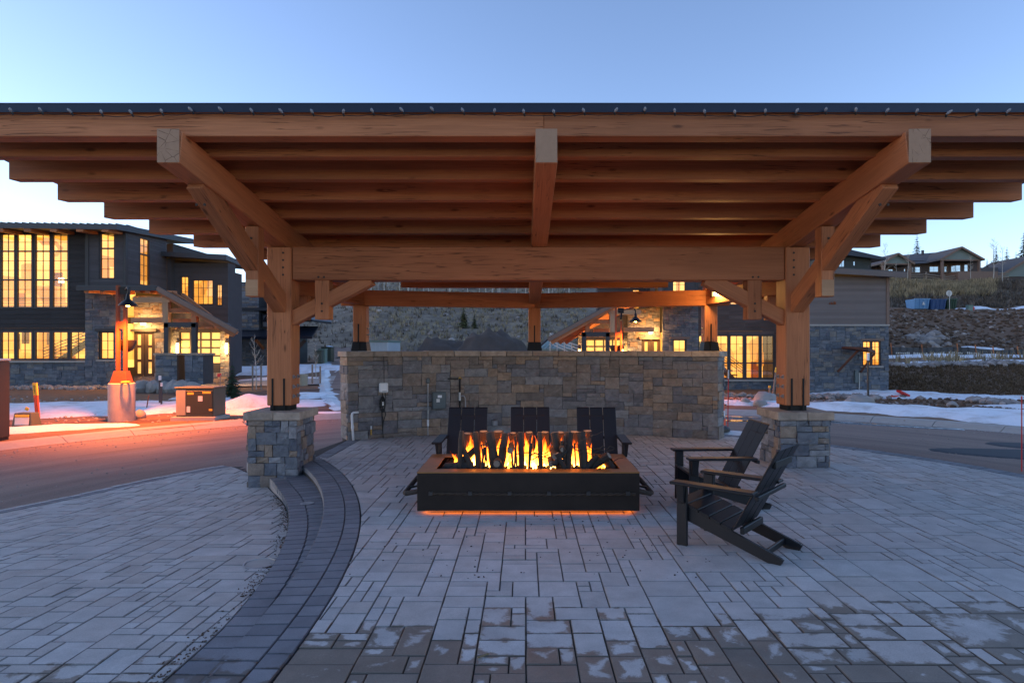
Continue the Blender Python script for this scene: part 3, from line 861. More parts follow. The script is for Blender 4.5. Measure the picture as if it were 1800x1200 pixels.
def build_pavilion():
    pv = empty('pavilion', (0, 0, 0)); tag(pv, 'half-round timber frame pavilion with red-brown beams and dark metal roof', 'pavilion')
    T = 'timber'
    def endcap(x, y, z, w, h):          # pale end grain set on the front of a rafter
        mb = MB(); mb.box(-w / 2, w / 2, -.0015, .002, -h / 2, h / 2); o = mb.build('end_grain', 'end_grain', pv); o.location = (x, y, z)
    for sx in (-1, 1):
        X = sx * PCX
        # post and its steel shoe
        beam('post', (X, PCY, .86), (X, PCY, 3.14), .35, .35, T, pv, .012)
        mb = MB()
        mb.box(-.14, .14, -.14, .14, 0, .075)
        o = mb.build('post_shoe', 'black_steel', pv); o.location = (X, PCY, .787)
        for dx in (-.09, .075):
            mb = MB(); mb.box(-.012, .012, -.005, .005, 0, .46); o = mb.build('knife_plate', 'black_steel', pv); o.location = (X + dx, PCY - .181, .79)
        for z in (.99, 1.13, 1.27):
            for dy in (-.09, .08):
                mb = MB(); mb.tube([(0, 0, 0), (-sx * .035, 0, 0)], .014, 8); mb.box(-.006, .006, -.028, .028, -.028, .028); o = mb.build('bolt', 'galvanised', pv); o.location = (X - sx * .178, PCY + dy, z)
        # outer rafter
        beam('rafter', (sx * 3.86, 6.46, raf_top(6.46) - .177), (sx * 3.62, 11.75, raf_top(11.75) - .177), .235, .35, T, pv, .008)
        endcap(sx * 3.86, 6.427, raf_top(6.46) - .172, .228, .345)
        # brace from post to rafter, with pendant
        beam('brace', (sx * 3.72, 9.05, 2.30), (sx * 3.85, 6.98, 3.56), .185, .24, T, pv)
        beam('pendant', (sx * 3.76, 8.26, 2.36), (sx * 3.76, 8.26, 3.28), .17, .19, T, pv)
        mb = MB(); mb.box(-.08, .08, -.0015, .0015, -.105, .105); o = mb.build('end_grain', 'timber_pale', pv); o.location = (sx * 3.76, 8.262 - .0985, 2.475)
        # knee brace under the header, with pendant
        Xi = X - sx * .17
        beam('brace', (Xi + sx * .05, PCY - .02, 2.10), (Xi - sx * 1.12, PCY - .02, 2.70), .19, .20, T, pv)
        beam('pendant', (X - sx * .60, PCY - .02, 2.10), (X - sx * .60, PCY - .02, 2.68), .205, .205, T, pv)
        # side beam back to the wall post, with its own brace
        bx, by = sx * 3.26, 11.72
        beam('side_beam', (X, PCY + .17, 2.62), (bx, by, 2.62), .2, .26, T, pv)
        beam('brace', (X, PCY + .15, 2.02), (lerp(X, bx, .36), lerp(PCY, by, .36), 2.50), .15, .17, T, pv)
        beam('pendant', (lerp(X, bx, .22), lerp(PCY, by, .22), 2.12), (lerp(X, bx, .22), lerp(PCY, by, .22), 2.5), .16, .16, T, pv)
        # post on the wall
        beam('wall_post', (bx, by, 1.80), (bx, by, 2.47), .24, .24, T, pv)
        mb = MB(); mb.hexa([(-.15, -.15, 0), (.15, -.15, 0), (.15, .15, 0), (-.15, .15, 0)], [(-.125, -.125, .17), (.125, -.125, .17), (.125, .125, .17), (-.125, .125, .17)]); o = mb.build('post_shoe', 'black_steel', pv); o.location = (bx, by, 1.628)
        mb = MB(); mb.box(-.012, .012, -.006, .006, 0, .5); o = mb.build('knife_plate', 'black_steel', pv); o.location = (bx - .01, by - .155, 1.63)
        for z in (1.93, 2.05):
            mb = MB(); mb.tube([(0, 0, 0), (-sx * .03, 0, 0)], .014, 8); o = mb.build('bolt', 'galvanised', pv); o.location = (bx - sx * .12, by - .02, z)
        beam('back_header', (bx + sx * .35, by - .10, 2.615), (sx * .005, 12.62, 2.63), .2, .29, T, pv)
        beam('post_top', (bx, by, 2.765), (bx, by, 3.0 - .12), .2, .2, T, pv)
    # front header
    beam('header_beam', (-PCX + .178, PCY + .0, 2.907), (PCX - .178, PCY + .0, 2.907), .30, .482, T, pv, .012)
    # middle
    beam('rafter', (.025, 6.46, raf_top(6.46) - .177), (.0, 12.7, raf_top(12.7) - .177), .228, .35, T, pv)
    endcap(.025, 6.427, raf_top(6.46) - .172, .222, .345)
    beam('wall_post', (0, 12.62, 1.80), (0, 12.62, 2.485), .24, .24, T, pv)
    mb = MB(); mb.hexa([(-.15, -.15, 0), (.15, -.15, 0), (.15, .15, 0), (-.15, .15, 0)], [(-.125, -.125, .17), (.125, -.125, .17), (.125, .125, .17), (-.125, .125, .17)]); o = mb.build('post_shoe', 'black_steel', pv); o.location = (0, 12.62, 1.628)
    mb = MB(); mb.box(-.012, .012, -.006, .006, 0, .5); o = mb.build('knife_plate', 'black_steel', pv); o.location = (0, 12.46, 1.63)
    # front beam in two lengths and purlins cut to the half circle
    RR = 6.51; YC = 6.57
    def half(Y): return math.sqrt(max(.01, RR * RR - (Y - YC) ** 2))
    def purlin(name, y0, y1, zb, h, split=None):
        segs = [(-1, split), (split, 1)] if split is not None else [(-1, 1)]
        for a, b in segs:
            e = [(-half(y0) if a == -1 else a + .001), (half(y0) if b == 1 else b - .001), (half(y1) if b == 1 else b - .001), (-half(y1) if a == -1 else a + .001)]
            if a == -1: e[0] -= 0
            c = (e[0] + e[1]) / 2; yc = (y0 + y1) / 2
            q = [(e[0] - c, y0 - yc), (e[1] - c, y0 - yc), (e[2] - c, y1 - yc), (e[3] - c, y1 - yc)]
            mb = MB(); mb.hexa([(x, y, 0) for x, y in q], [(x, y, h) for x, y in q])
            o = mb.build(name, T, pv, bevel=.006); o.location = (c, yc, zb)
    purlin('front_beam', FY, FY + .2, raf_top(FY) - .03, .258, .0)
    ys = [6.98] + [7.56 + .618 * k for k in range(9)]
    for y in ys: purlin('purlin', y, y + .15, raf_top(y) - .028, .235)
    # deck and metal roof, laid on the purlins
    for nm, mt, dz, th, ov in (('roof_deck', 'timber', .230, .03, .0), ('metal_roof', 'roof_metal', .262, .056, .13)):
        mb = MB(); P = []
        for k in range(49):
            a = PI * k / 48; P.append(((RR + ov) * math.cos(a), YC + (RR + ov) * math.sin(a)))
        P[0] = (RR + ov, FY - .04); P[-1] = (-RR - ov, FY - .04)
        tp = [(x, y, raf_top(y) + dz + th - .028) for x, y in P]; bt = [(x, y, raf_top(y) + dz - .028) for x, y in P]
        mb.face(tp); mb.face(bt[::-1])
        for k in range(len(P)):
            l = (k + 1) % len(P); mb.face([bt[k], bt[l], tp[l], tp[k]])
        mb.build(nm, mt, pv)
    mb = MB(); mb.box(-RR - .13, RR + .13, 6.478, 6.488, PZ(197.5, 6.48), PZ(181, 6.48)); mb.build('drip_edge', 'roof_metal', pv)
    for k in range(27):          # standing seams
        x = -6.24 + .48 * k
        y1 = YC + math.sqrt(max(0, 6.6 ** 2 - x * x))
        if y1 > FY + .4:
            mb = MB(); mb.bar((x, FY + .25, raf_top(FY + .25) + .30), (x, y1, raf_top(y1) + .30), .02, .035); mb.build('roof_seam', 'roof_metal', pv)
    # pegs and bolt heads
    def peg(x, y, z, r=.016):
        mb = MB(); mb.tube([(0, .01, 0), (0, -.004, 0)], r, 8); o = mb.build('peg', 'stair_dark', pv); o.location = (x, y, z)
    for sx in (-1, 1):
        for k in range(4): peg(sx * (PCX - .06), PCY - .176, 2.74 + k * .105)
        for dx in (.56, .64): peg(sx * (PCX - dx), PCY - .151, 2.71)
        for dz in (2.22, 2.33): peg(sx * (PCX - .60), PCY - .124, dz)
        for dx in (.045, -.045): peg(sx * 3.84 + dx, 7.03, 3.30)
        peg(sx * 3.765, 8.16, 3.12); peg(sx * 3.2, 11.6, 2.6, .02); peg(sx * 3.3, 11.58, 2.6, .02)
    # small lamp on the right rear beam
    lx, ly, lz = PX(1257, 11.3), 11.3, PZ(516, 11.3)
    lf = MB(); lf.box(lx - .06, lx + .06, ly - .02, ly + .1, lz - .055, lz + .12)
    lf2 = lf.build('lamp_bracket', 'black_steel', pv)
    mb = MB(); mb.lathe([(.0, -.05), (.035, -.04), (.045, 0), (.035, .04), (0, .05)], 12, (lx - .0, ly - .075, lz)); mb.build('lamp_bulb', 'spot_glow', pv)
    lamp('lamp_light', (lx - .05, ly - .2, lz - .02), 9, (1, .55, .16), .05, pv)
    return pv
build_pavilion()

def build_string_light():
    s = empty('string_light', (0, FY - .078, 4.16)); tag(s, 'black string light cord with clear bulbs along the roof edge', 'string light'); s.location = (0, 0, 0)
    rng = random.Random(4); xs = [PX(27 + 52.6 * k, 6.5) for k in range(-2, 38)]
    path = []
    z0 = raf_top(FY) + .172
    for k, x in enumerate(xs):
        dz = .012 * math.sin(k * .9) + rng.uniform(-.006, .006)
        path.append((x, FY - .066, z0 + dz)); path.append((x + .15, FY - .064, z0 + dz - .008 + rng.uniform(-.008, .004)))
    mb = MB(); mb.tube(path, .0045, 5); mb.build('cord', 'cable', s)
    for k, x in enumerate(xs):
        z = path[2 * k][2]; lean = rng.uniform(-.02, .02) + clamp(x * .004, -.02, .02)
        mb = MB(); mb.tube([(x + .008, FY - .066, z - .012), (x, FY - .078, z + .012)], .011, 7); k1 = mb.build('socket', 'black_plastic', s)
        mb = MB(); b = Vector((x, FY - .078, z + .012)); d = Vector((lean, -.018, .03))
        mb.tube([b, b + d * .5, b + d * 1.0, b + d * 1.35], [.008, .015, .014, .004], 8); mb.build('bulb', 'glass_bulb', s, smooth_=True)
build_string_light()

# ================================================================== fire pit
def build_fire():
    x0, x1, y0, y1 = -1.289, .966, 6.34, 7.42; cx, cy = (x0 + x1) / 2, (y0 + y1) / 2; zt, zb = .435, .042
    f = empty('fire_pit', (cx, cy, 0)); tag(f, 'long dark steel fire pit with copper-brown rim and rope handles', 'fire pit')
    hx, hy = (x1 - x0) / 2, (y1 - y0) / 2
    for a, b, c, d in ((-hx, hx, -hy, -hy + .03), (-hx, hx, hy - .03, hy), (-hx, -hx + .03, -hy + .031, hy - .031), (hx - .03, hx, -hy + .031, hy - .031)):
        mb = MB(); mb.box(a, b, c, d, zb, zt - .012); mb.build('side_panel', 'steel_pit', f, bevel=.003)
    e = .17
    for q in (((-hx, -hy), (hx, -hy), (hx - e, -hy + e), (-hx + e, -hy + e)), ((hx, -hy), (hx, hy), (hx - e, hy - e), (hx - e, -hy + e)),
              ((hx, hy), (-hx, hy), (-hx + e, hy - e), (hx - e, hy - e)), ((-hx, hy), (-hx, -hy), (-hx + e, -hy + e), (-hx + e, hy - e))):
        mb = MB(); mb.hexa([(x, y, zt - .011) for x, y in q], [(x, y, zt) for x, y in q]); mb.build('rim', 'copper_rim', f)
    mb = MB(); mb.box(-hx + .1, hx - .1, -hy + .1, hy - .1, zb + .01, zt - .07); mb.build('burner_tray', 'black_steel', f)
    for sx in (-.5, .5):
        for sy in (-.3, .3):
            mb = MB(); mb.box(sx * hx * 1.1 - .05, sx * hx * 1.1 + .05, sy - .05, sy + .05, 0, zb); mb.build('foot', 'black_steel', f)
    mb = MB()
    for a, b, c, d in ((-hx + .08, hx - .08, -hy + .05, -hy + .09), (-hx + .08, hx - .08, hy - .09, hy - .05), (-hx + .05, -hx + .09, -hy + .1, hy - .1), (hx - .09, hx - .05, -hy + .1, hy - .1)): mb.box(a, b, c, d, zb - .013, zb - .002)
    mb.build('light_strip', 'led_glow', f)
    # iron and rope handles on both ends and the rope rail along the front
    for sx in (-1, 1):
        mb = MB(); X = sx * hx
        mb.tube([(X, -hy + .08, .225), (X + sx * .13, -hy + .08, .20), (X + sx * .145, -hy + .12, .20), (X + sx * .145, hy - .2, .20), (X + sx * .02, hy - .12, .22)], .026, 8); mb.build('handle', 'bark', f)
        mb = MB(); mb.bar((X, -hy + .3, .24), (X + sx * .14, -hy + .3, .21), .02); mb.bar((X, hy - .35, .24), (X + sx * .14, hy - .35, .21), .02); mb.build('handle_bracket', 'black_steel', f)
    mb = MB()
    for k in range(2):
        mb.tube([(lerp(-hx + .12, hx - .04, i / 90), -hy - .014 - .006 * math.cos(i * .9 + k * PI), .222 - .012 * math.sin(i * .018 * PI * 0.5) + .008 * math.sin(i * .9 + k * PI)) for i in range(91)], .008, 5)
    mb.build('rope', 'rope', f)
    for k in range(6):
        x = lerp(-hx + .14, hx - .12, k / 5); mb = MB(); mb.box(x - .02, x + .02, -hy - .028, -hy, .205, .24); mb.build('rope_clip', 'brown_metal', f)
    # ---- log set
    rng = random.Random(12)
    L = empty('log_set', (cx, cy, zt - .07)); tag(L, 'cluster of charred upright logs standing in the fire pit', 'fire logs')
    L.location = (0, 0, 0)
    base = .36
    def log(a, b, r, mat='bark', nm='log', n=10):
        a, b = Vector(a), Vector(b); mb = MB(); pts, rd = [], []
        for i in range(6):
            t = i / 5; p = a.lerp(b, t) + Vector((rng.uniform(-1, 1), rng.uniform(-1, 1), 0)) * r * .12; pts.append(p); rd.append(r * rng.uniform(.9, 1.08))
        mb.tube(pts, rd, n); o = mb.build(nm, mat, L)
        d = (b - a).normalized()
        mb = MB(); mb.tube([b + d * .0005, b + d * .003], [r * .86, r * .82], n); mb.build('cut_end', 'weathered_wood', o)
        return o
    for px in (812, 836, 862, 888, 917, 948, 975, 1003, 1022):
        r = rng.choice((.034, .050, .042, .028)) if px not in (948, 863) else .028
        x = PX(px, 6.78); log((x + rng.uniform(-.06, .06), 6.74 + rng.uniform(-.05, .03), base), (x + rng.uniform(-.012, .012), 6.80 + rng.uniform(-.03, .05), .772 + rng.uniform(-.014, .012)), r, 'bark')
    for px in (823, 850, 876, 902, 930, 958, 985, 1010, 1033):
        x = PX(px, 7.05); log((x + rng.uniform(-.02, .02), 7.08, base), (x, 7.04, .748 + rng.uniform(-.016, .012)), rng.uniform(.042, .058), 'charred')
    for a, b, r in (((-.98, 6.72, .37), (-.72, 6.86, .60), .035), ((-.74, 6.70, .36), (-.88, 6.80, .62), .03), ((-1.06, 6.78, .40), (-.76, 6.76, .42), .05),
                    ((.42, 6.70, .36), (.58, 6.72, .53), .035), ((.5, 6.76, .38), (.7, 6.66, .55), .042), ((.77, 6.74, .37), (.64, 6.84, .52), .04),
                    ((.22, 6.62, .42), (.14, 6.60, .58), .03), ((.1, 6.6, .46), (.24, 6.66, .60), .03)): log(a, b, r, 'charred')
    for px, py, r in ((873, 815, .042), (897, 792, .035), (976, 802, .04), (969, 815, .034), (989, 790, .03)):
        x, z = PX(px, 6.6), PZ(py, 6.6); log((x + rng.uniform(-.03, .03), 6.95, z + .02), (x, 6.6, z), r, 'bark')
    for k in range(14):
        x = PX(rng.choice((846, 852, 857, 868, 899, 906, 934, 962, 986, 991, 995, 1013)), 6.7) + rng.uniform(-.02, .02); log((x + rng.uniform(-.04, .04), 6.66 + rng.uniform(-.03, .05), base), (x, 6.72 + rng.uniform(-.04, .06), rng.uniform(.60, .775)), rng.uniform(.007, .015), 'bark', 'stick', 6)
    for k in range(12):
        a = Vector((rng.uniform(-.8, .6), 6.64, rng.uniform(.5, .7))); mb = MB(); pts = [a]
        for i in range(5): pts.append(pts[-1] + Vector((rng.uniform(.02, .09), rng.uniform(-.02, .03), rng.uniform(-.05, .05))))
        mb.tube(pts, [.007, .007, .006, .005, .004, .003], 5); mb.build('twig', 'bark', L)
    mb = MB(); rk = random.Random(5)
    for k in range(620):
        x, y = rk.uniform(x0 + .19, x1 - .19), rk.uniform(y0 + .19, y1 - .19); r = rk.uniform(.014, .032)
        vs, fs = ICO1; o = Vector((rk.random() * 9, rk.random() * 9, 0))
        mb.mesh([(x + v[0] * r * (1 + .5 * mn.noise(Vector(v) + o)), y + v[1] * r * (1 + .5 * mn.noise(Vector(v) * 1.3 + o)), zt - .062 + rk.uniform(0, .03) + v[2] * r * .8) for v in vs], fs)
    tag(mb.build('lava_rock', 'lava'), 'black lava rock filling the fire pit around the logs', None, None, 'stuff')
    # ---- flames
    fl = empty('flames', (cx, cy, .38)); tag(fl, 'orange gas flames burning between the upright logs', 'fire'); fl.location = (0, 0, 0)
    rf = random.Random(9)
    spots = [(-.90, 6.86, .20)] + [(PX(p, 6.92) + rf.uniform(-.02, .02), 6.92 + rf.uniform(-.04, .04), h) for p, h in
             ((812, .16), (818, .30), (830, .36), (846, .3), (856, .36), (868, .26), (880, .34), (893, .32), (903, .36), (912, .38), (925, .3), (938, .26), (948, .34), (961, .36), (970, .3), (980, .32), (992, .36), (1005, .3), (1016, .36), (1027, .34), (1036, .2))] + [(.62, 6.8, .14), (.54, 6.85, .2)]
    gaps = [PX(p, 6.88) for p in (824, 849, 856, 875, 896, 903, 909, 926, 933, 940, 956, 966, 984, 990, 996, 1012, 1016, 1030)]
    for gx in gaps:              # broad sheets of flame filling the gaps between the logs
        for q in range(2):
            h = rf.uniform(.24, .40); r0 = rf.uniform(.030, .044); ph = rf.random() * 6; mb = MB(); pts, rd = [], []
            for i in range(11):
                t = i / 10; pts.append((gx + .012 * (q - .5) + .03 * t * math.sin(ph + t * 5), 6.90 + .03 * q + .02 * t * math.cos(ph + 4 * t), .36 + h * t)); rd.append(max(.002, r0 * (.8 + .9 * t * (1 - t)) * (1 - t ** 1.7)))
            mb.tube(pts, rd, 9, caps=False); mb.build('flame', 'flame', fl, smooth_=True)
    for (X0, Y0, H0) in spots:
        for q in range(5):
            x, y, h = X0 + rf.gauss(0, .03), Y0 + rf.uniform(-.09, .06), H0 * rf.uniform(.35, 1.12)
            mb = MB(); n = 7; rings = 10; r0 = rf.uniform(.018, .046); ph = rf.random() * 6; wb = rf.uniform(.015, .045); pts, rd = [], []
            for i in range(rings):
                t = i / (rings - 1)
                pts.append((x + wb * t * math.sin(ph + t * 5), y + wb * .7 * t * math.cos(ph + t * 4), .362 + h * t)); rd.append(max(.0015, r0 * (.7 + 1.5 * t * (1 - t)) * (1 - t ** 1.3)))
            mb.tube(pts, rd, n, caps=False); mb.build('flame', 'flame', fl, smooth_=True)
    for x, pw in ((-.68, 1.8), (-.13, 2.4), (.37, 1.8)): lamp('fire_light', (x, 6.88, 1.0), pw, (1, .36, .06), .12, fl)
build_fire()

# ================================================================== chairs
def build_chair():
    m = 'poly_lumber'; c = empty('adirondack_chair')
    def part(nm, f, bev=.006):
        mb = MB(); f(mb); return mb.build(nm, m, c, bevel=bev)
    for s in (-1, 1):
        part('leg', lambda b: b.box(s * .27 - .016, s * .27 + .016, -.44, -.345, 0, .53))
        part('arm_bracket', lambda b: b.hexa([(s * .287, -.42, .37), (s * .312, -.42, .37), (s * .312, -.36, .37), (s * .287, -.36, .37)], [(s * .287, -.43, .529), (s * .33, -.43, .529), (s * .33, -.35, .529), (s * .287, -.35, .529)]))
        part('rear_leg', lambda b: b.hexa([(s * .236 - .014, -.425, .235), (s * .236 + .014, -.425, .235), (s * .236 + .014, .33, 0), (s * .236 - .014, .33, 0)],
                                          [(s * .236 - .014, -.425, .36), (s * .236 + .014, -.425, .36), (s * .236 + .014, .43, .055), (s * .236 - .014, .43, .055)]) or
             b.hexa([(s * .236 - .014, .33, 0), (s * .236 + .014, .33, 0), (s * .236 + .014, .42, 0), (s * .236 - .014, .42, 0)], [(s * .236 - .014, .34, .08), (s * .236 + .014, .34, .08), (s * .236 + .014, .445, .045), (s * .236 - .014, .445, .045)]), 0)
        part('arm', lambda b: b.box(s * .305 - .062, s * .305 + .062, -.47, .25, .53, .556), .008)
    def on(t, d=0.): y = lerp(-.43, .43, t); z = lerp(.362, .05, t); return y, z + d
    for k in range(5):
        y0 = -.445 + k * .098; y1 = y0 + .09
        z0, z1 = .363 - (y0 + .43) * .362 + .001, .363 - (y1 + .43) * .362 + .001
        part('seat_slat', lambda b: b.hexa([(-.255, y0, z0), (.255, y0, z0), (.255, y1, z1), (-.255, y1, z1)], [(-.255, y0, z0 + .024), (.255, y0, z0 + .024), (.255, y1, z1 + .024), (-.255, y1, z1 + .024)]), .004)
    for k in (-1, 0, 1):
        xa, xb = k * .176 - .084, k * .176 + .084
        ya, za, yb, zb = .035, .20, .395, .885; n = Vector((0, -.885 + .2, .36)).normalized() * -.024
        part('back_slat', lambda b: b.hexa([(xa, ya, za), (xb, ya, za), (xb, ya + .022, za + .011), (xa, ya + .022, za + .011)], [(xa, yb, zb), (xb, yb, zb), (xb, yb + .022, zb + .011), (xa, yb + .022, zb + .011)]), .004)
    part('back_rail', lambda b: b.box(-.33, .33, .248, .284, .493, .529))
    part('back_rail', lambda b: b.bar((-.2, .357, .765), (.2, .357, .765), .03, .06))
    part('seat_rail', lambda b: b.box(-.222, .222, .09, .125, .175, .235))
    part('stretcher', lambda b: b.box(-.222, .222, .28, .305, .03, .085))
    return c
ch = build_chair(); CG = 'black adirondack chairs around the fire'
for i, (x, y, rz, lab) in enumerate(((-.955, 8.0, 0, 'black adirondack chair behind the fire, leftmost of the three in a row'), (-.125, 8.02, .0, 'black adirondack chair behind the fire, middle one of three, arms hidden by flames'),
                                     (.745, 8.0, -.035, 'black adirondack chair behind the fire, rightmost of the three in a row'), (1.63, 5.33, math.radians(-130.3), 'nearest black adirondack chair, seen from behind at right of the fire pit'),
                                     (1.945, 6.80, math.radians(-88), 'black adirondack chair facing left, between the fire pit and right stone pier'))):
    o = ch if i == 0 else copy_tree(ch)
    o.location = (x, y, 0); o.rotation_euler = (0, 0, rz); tag(o, lab, 'chair', CG)

# ================================================================== houses
def grid_cut(u0, u1, z0, z1, holes):
    """split a rectangle into boxes around its openings"""
    us = sorted({u0, u1, *[clamp(h[0], u0, u1) for h in holes], *[clamp(h[1], u0, u1) for h in holes]})
    zs = sorted({z0, z1, *[clamp(h[2], z0, z1) for h in holes], *[clamp(h[3], z0, z1) for h in holes]})
    out = []
    for a, b in zip(us, us[1:]):
        for c, d in zip(zs, zs[1:]):
            mu, mz = (a + b) / 2, (c + d) / 2
            if b - a > .005 and d - c > .005 and not any(h[0] < mu < h[1] and h[2] < mz < h[3] for h in holes): out.append((a, b, c, d))
    return out
class House:
    """facade parts in local coordinates: u to the right (mirrored when mir = -1), d back, z up"""
    def __init__(s, name, label, ox, oy, oz, mir=1, Y0=32.):
        s.root = empty(name, (ox, oy, oz)); tag(s.root, label, 'house'); s.m = mir; s.Y0 = Y0; s.rng = random.Random(int(oy * 7))
        s.ref = None
    def box(s, nm, mat, u0, u1, d0, d1, z0, z1, parent=None, t=0., bevel=0):
        mb = MB(); mb.box(s.m * u0, s.m * u1, d0, d1, z0, z1, t); return mb.build(nm, mat, parent or s.root, bevel=bevel)
    def bar(s, nm, mat, a, b, w, h=None):
        a = (a[0] * s.m, a[1], a[2]); b = (b[0] * s.m, b[1], b[2]); return beam(nm, a, b, w, h or w, mat, s.root, .004)
    def hexa(s, nm, mat, b, t, parent=None):
        mb = MB(); mb.hexa([(p[0] * s.m, p[1], p[2]) for p in b], [(p[0] * s.m, p[1], p[2]) for p in t]); return mb.build(nm, mat, parent or s.root)
    def siding(s, u0, u1, z0, z1, d, holes=(), mat='dark_siding', bh=.2, side=None):
        n = max(1, round((z1 - z0) / bh)); bh = (z1 - z0) / n
        for k in range(n):
            a, b = z0 + k * bh, z0 + (k + 1) * bh; mb = MB(); t = s.rng.random()
            for (p, q, r, w) in grid_cut(u0, u1, a, b, holes):
                f = lambda z: .026 - .018 * (z - a) / bh
                if side is None:
                    P = lambda u, dd, z: (s.m * u, dd, z)
                    B = [P(p, d - f(r), r), P(q, d - f(r), r), P(q, d + .1, r), P(p, d + .1, r)]; T = [P(p, d - f(w), w - .004), P(q, d - f(w), w - .004), P(q, d + .1, w - .004), P(p, d + .1, w - .004)]
                else:           # wall running back from the front, outer face at u = d
                    P = lambda dd, u, z: (s.m * u, dd, z)
                    B = [P(p, d + side * f(r), r), P(q, d + side * f(r), r), P(q, d - side * .1, r), P(p, d - side * .1, r)]; T = [P(p, d + side * f(w), w - .004), P(q, d + side * f(w), w - .004), P(q, d - side * .1, w - .004), P(p, d - side * .1, w - .004)]
                mb = MB(); mb.hexa(B, T, t); mb.build('siding_board', mat, s.root)
    def stone(s, u0, u1, z0, z1, d, holes=(), mat='house_stone', thick=.15, back=True):
        if back:
            mb = MB()
            for (p, q, r, w) in grid_cut(u0, u1, z0, z1, holes): mb.box(s.m * p, s.m * q, d + .012, d + thick, r, w)
            mb.build('wall', 'mortar', s.root)
        masonry(s.root, lambda a, t, dd: (s.m * (u0 + a), d - dd, z0 + t), u1 - u0, z1 - z0, s.rng.randint(0, 9999), .12, .1, mat, True, [(h[0] - u0, h[1] - u0, h[2] - z0, h[3] - z0) for h in holes], proud=.035, gap=.006)
    def window(s, u0, u1, z0, z1, d, cols=2, rows=3, frame=.06, mat='trim_dark', pane='window_glass', splits=None, side=None, trim=0, depth=.09):
        """a sash window with muntins; splits = list of (z0, z1, rows) stacked sashes"""
        mb = MB()
        def bx(a, b, c, e, d0, d1):
            if side is None: mb.box(s.m * a, s.m * b, d0, d1, c, e)
            else: mb.box(s.m * (side - d0 * 0 - (d0 - d)), s.m * (side - (d1 - d)), a, b, c, e)
        f = frame
        bx(u0, u0 + f, z0, z1, d - .03, d + depth); bx(u1 - f, u1, z0, z1, d - .03, d + depth); bx(u0 + f, u1 - f, z1 - f, z1, d - .03, d + depth); bx(u0 + f, u1 - f, z0, z0 + f, d - .03, d + depth)
        for (a, b, rw) in (splits or [(z0, z1, rows)]):
            if splits and a > z0 + .01: bx(u0 + f, u1 - f, a - .035, a + .035, d - .02, d + depth)
            for k in range(1, cols): x = lerp(u0 + f, u1 - f, k / cols); bx(x - .012, x + .012, a + .036, b - .036, d + .01, d + .05)
            for k in range(1, rw): z = lerp(a, b, k / rw); bx(u0 + f, u1 - f, z - .011, z + .011, d + .012, d + .048)
        w = mb.build('window', mat, s.root)
        mb = MB()
        if side is None: mb.box(s.m * (u0 + f), s.m * (u1 - f), d + .028, d + .034, z0 + f, z1 - f)
        else: mb.box(s.m * (side - .028), s.m * (side - .034), u0 + f, u1 - f, z0 + f, z1 - f)
        mb.build('pane', pane, w)
        if trim: s.box('window_trim', mat, u0 - trim, u1 + trim, d - .05, d - .03, z1, z1 + trim * 1.2)
        return w
    def room(s, u0, u1, d0, d1, z0, z1, mat='lit_room'):
        mb = MB(); P = lambda u, d, z: (s.m * u, d, z)
        mb.face([P(u0, d1, z0), P(u1, d1, z0), P(u1, d1, z1), P(u0, d1, z1)]); mb.face([P(u0, d0, z0), P(u0, d1, z0), P(u0, d1, z1), P(u0, d0, z1)]); mb.face([P(u1, d0, z0), P(u1, d1, z0), P(u1, d1, z1), P(u1, d0, z1)])
        mb.face([P(u0, d0, z1), P(u1, d0, z1), P(u1, d1, z1), P(u0, d1, z1)]); mb.face([P(u0, d0, z0), P(u1, d0, z0), P(u1, d1, z0), P(u0, d1, z0)])
        mb.build('interior', mat, s.root)
        r = random.Random(int(abs(u0) * 100 + z0 * 10)); n = int((u1 - u0) * .8)
        for k in range(n):
            a = r.uniform(u0 + .1, u1 - .7); w = r.uniform(.25, .8); hh = r.uniform(.3, .9) * (z1 - z0) * .5; zb = z0 + (.02 if r.random() < .5 else r.uniform(.3, .6) * (z1 - z0)); zt_ = min(zb + hh, z1 - .1); dd = lerp(d0, d1, r.uniform(.7, .95))
            s.box('furniture', r.choice(('stair_dark', 'timber_pale', 'trim_brown', 'timber', 'room_shade', 'room_shade')), a, min(a + w, u1 - .05), dd - .05, dd, zb, zt_)

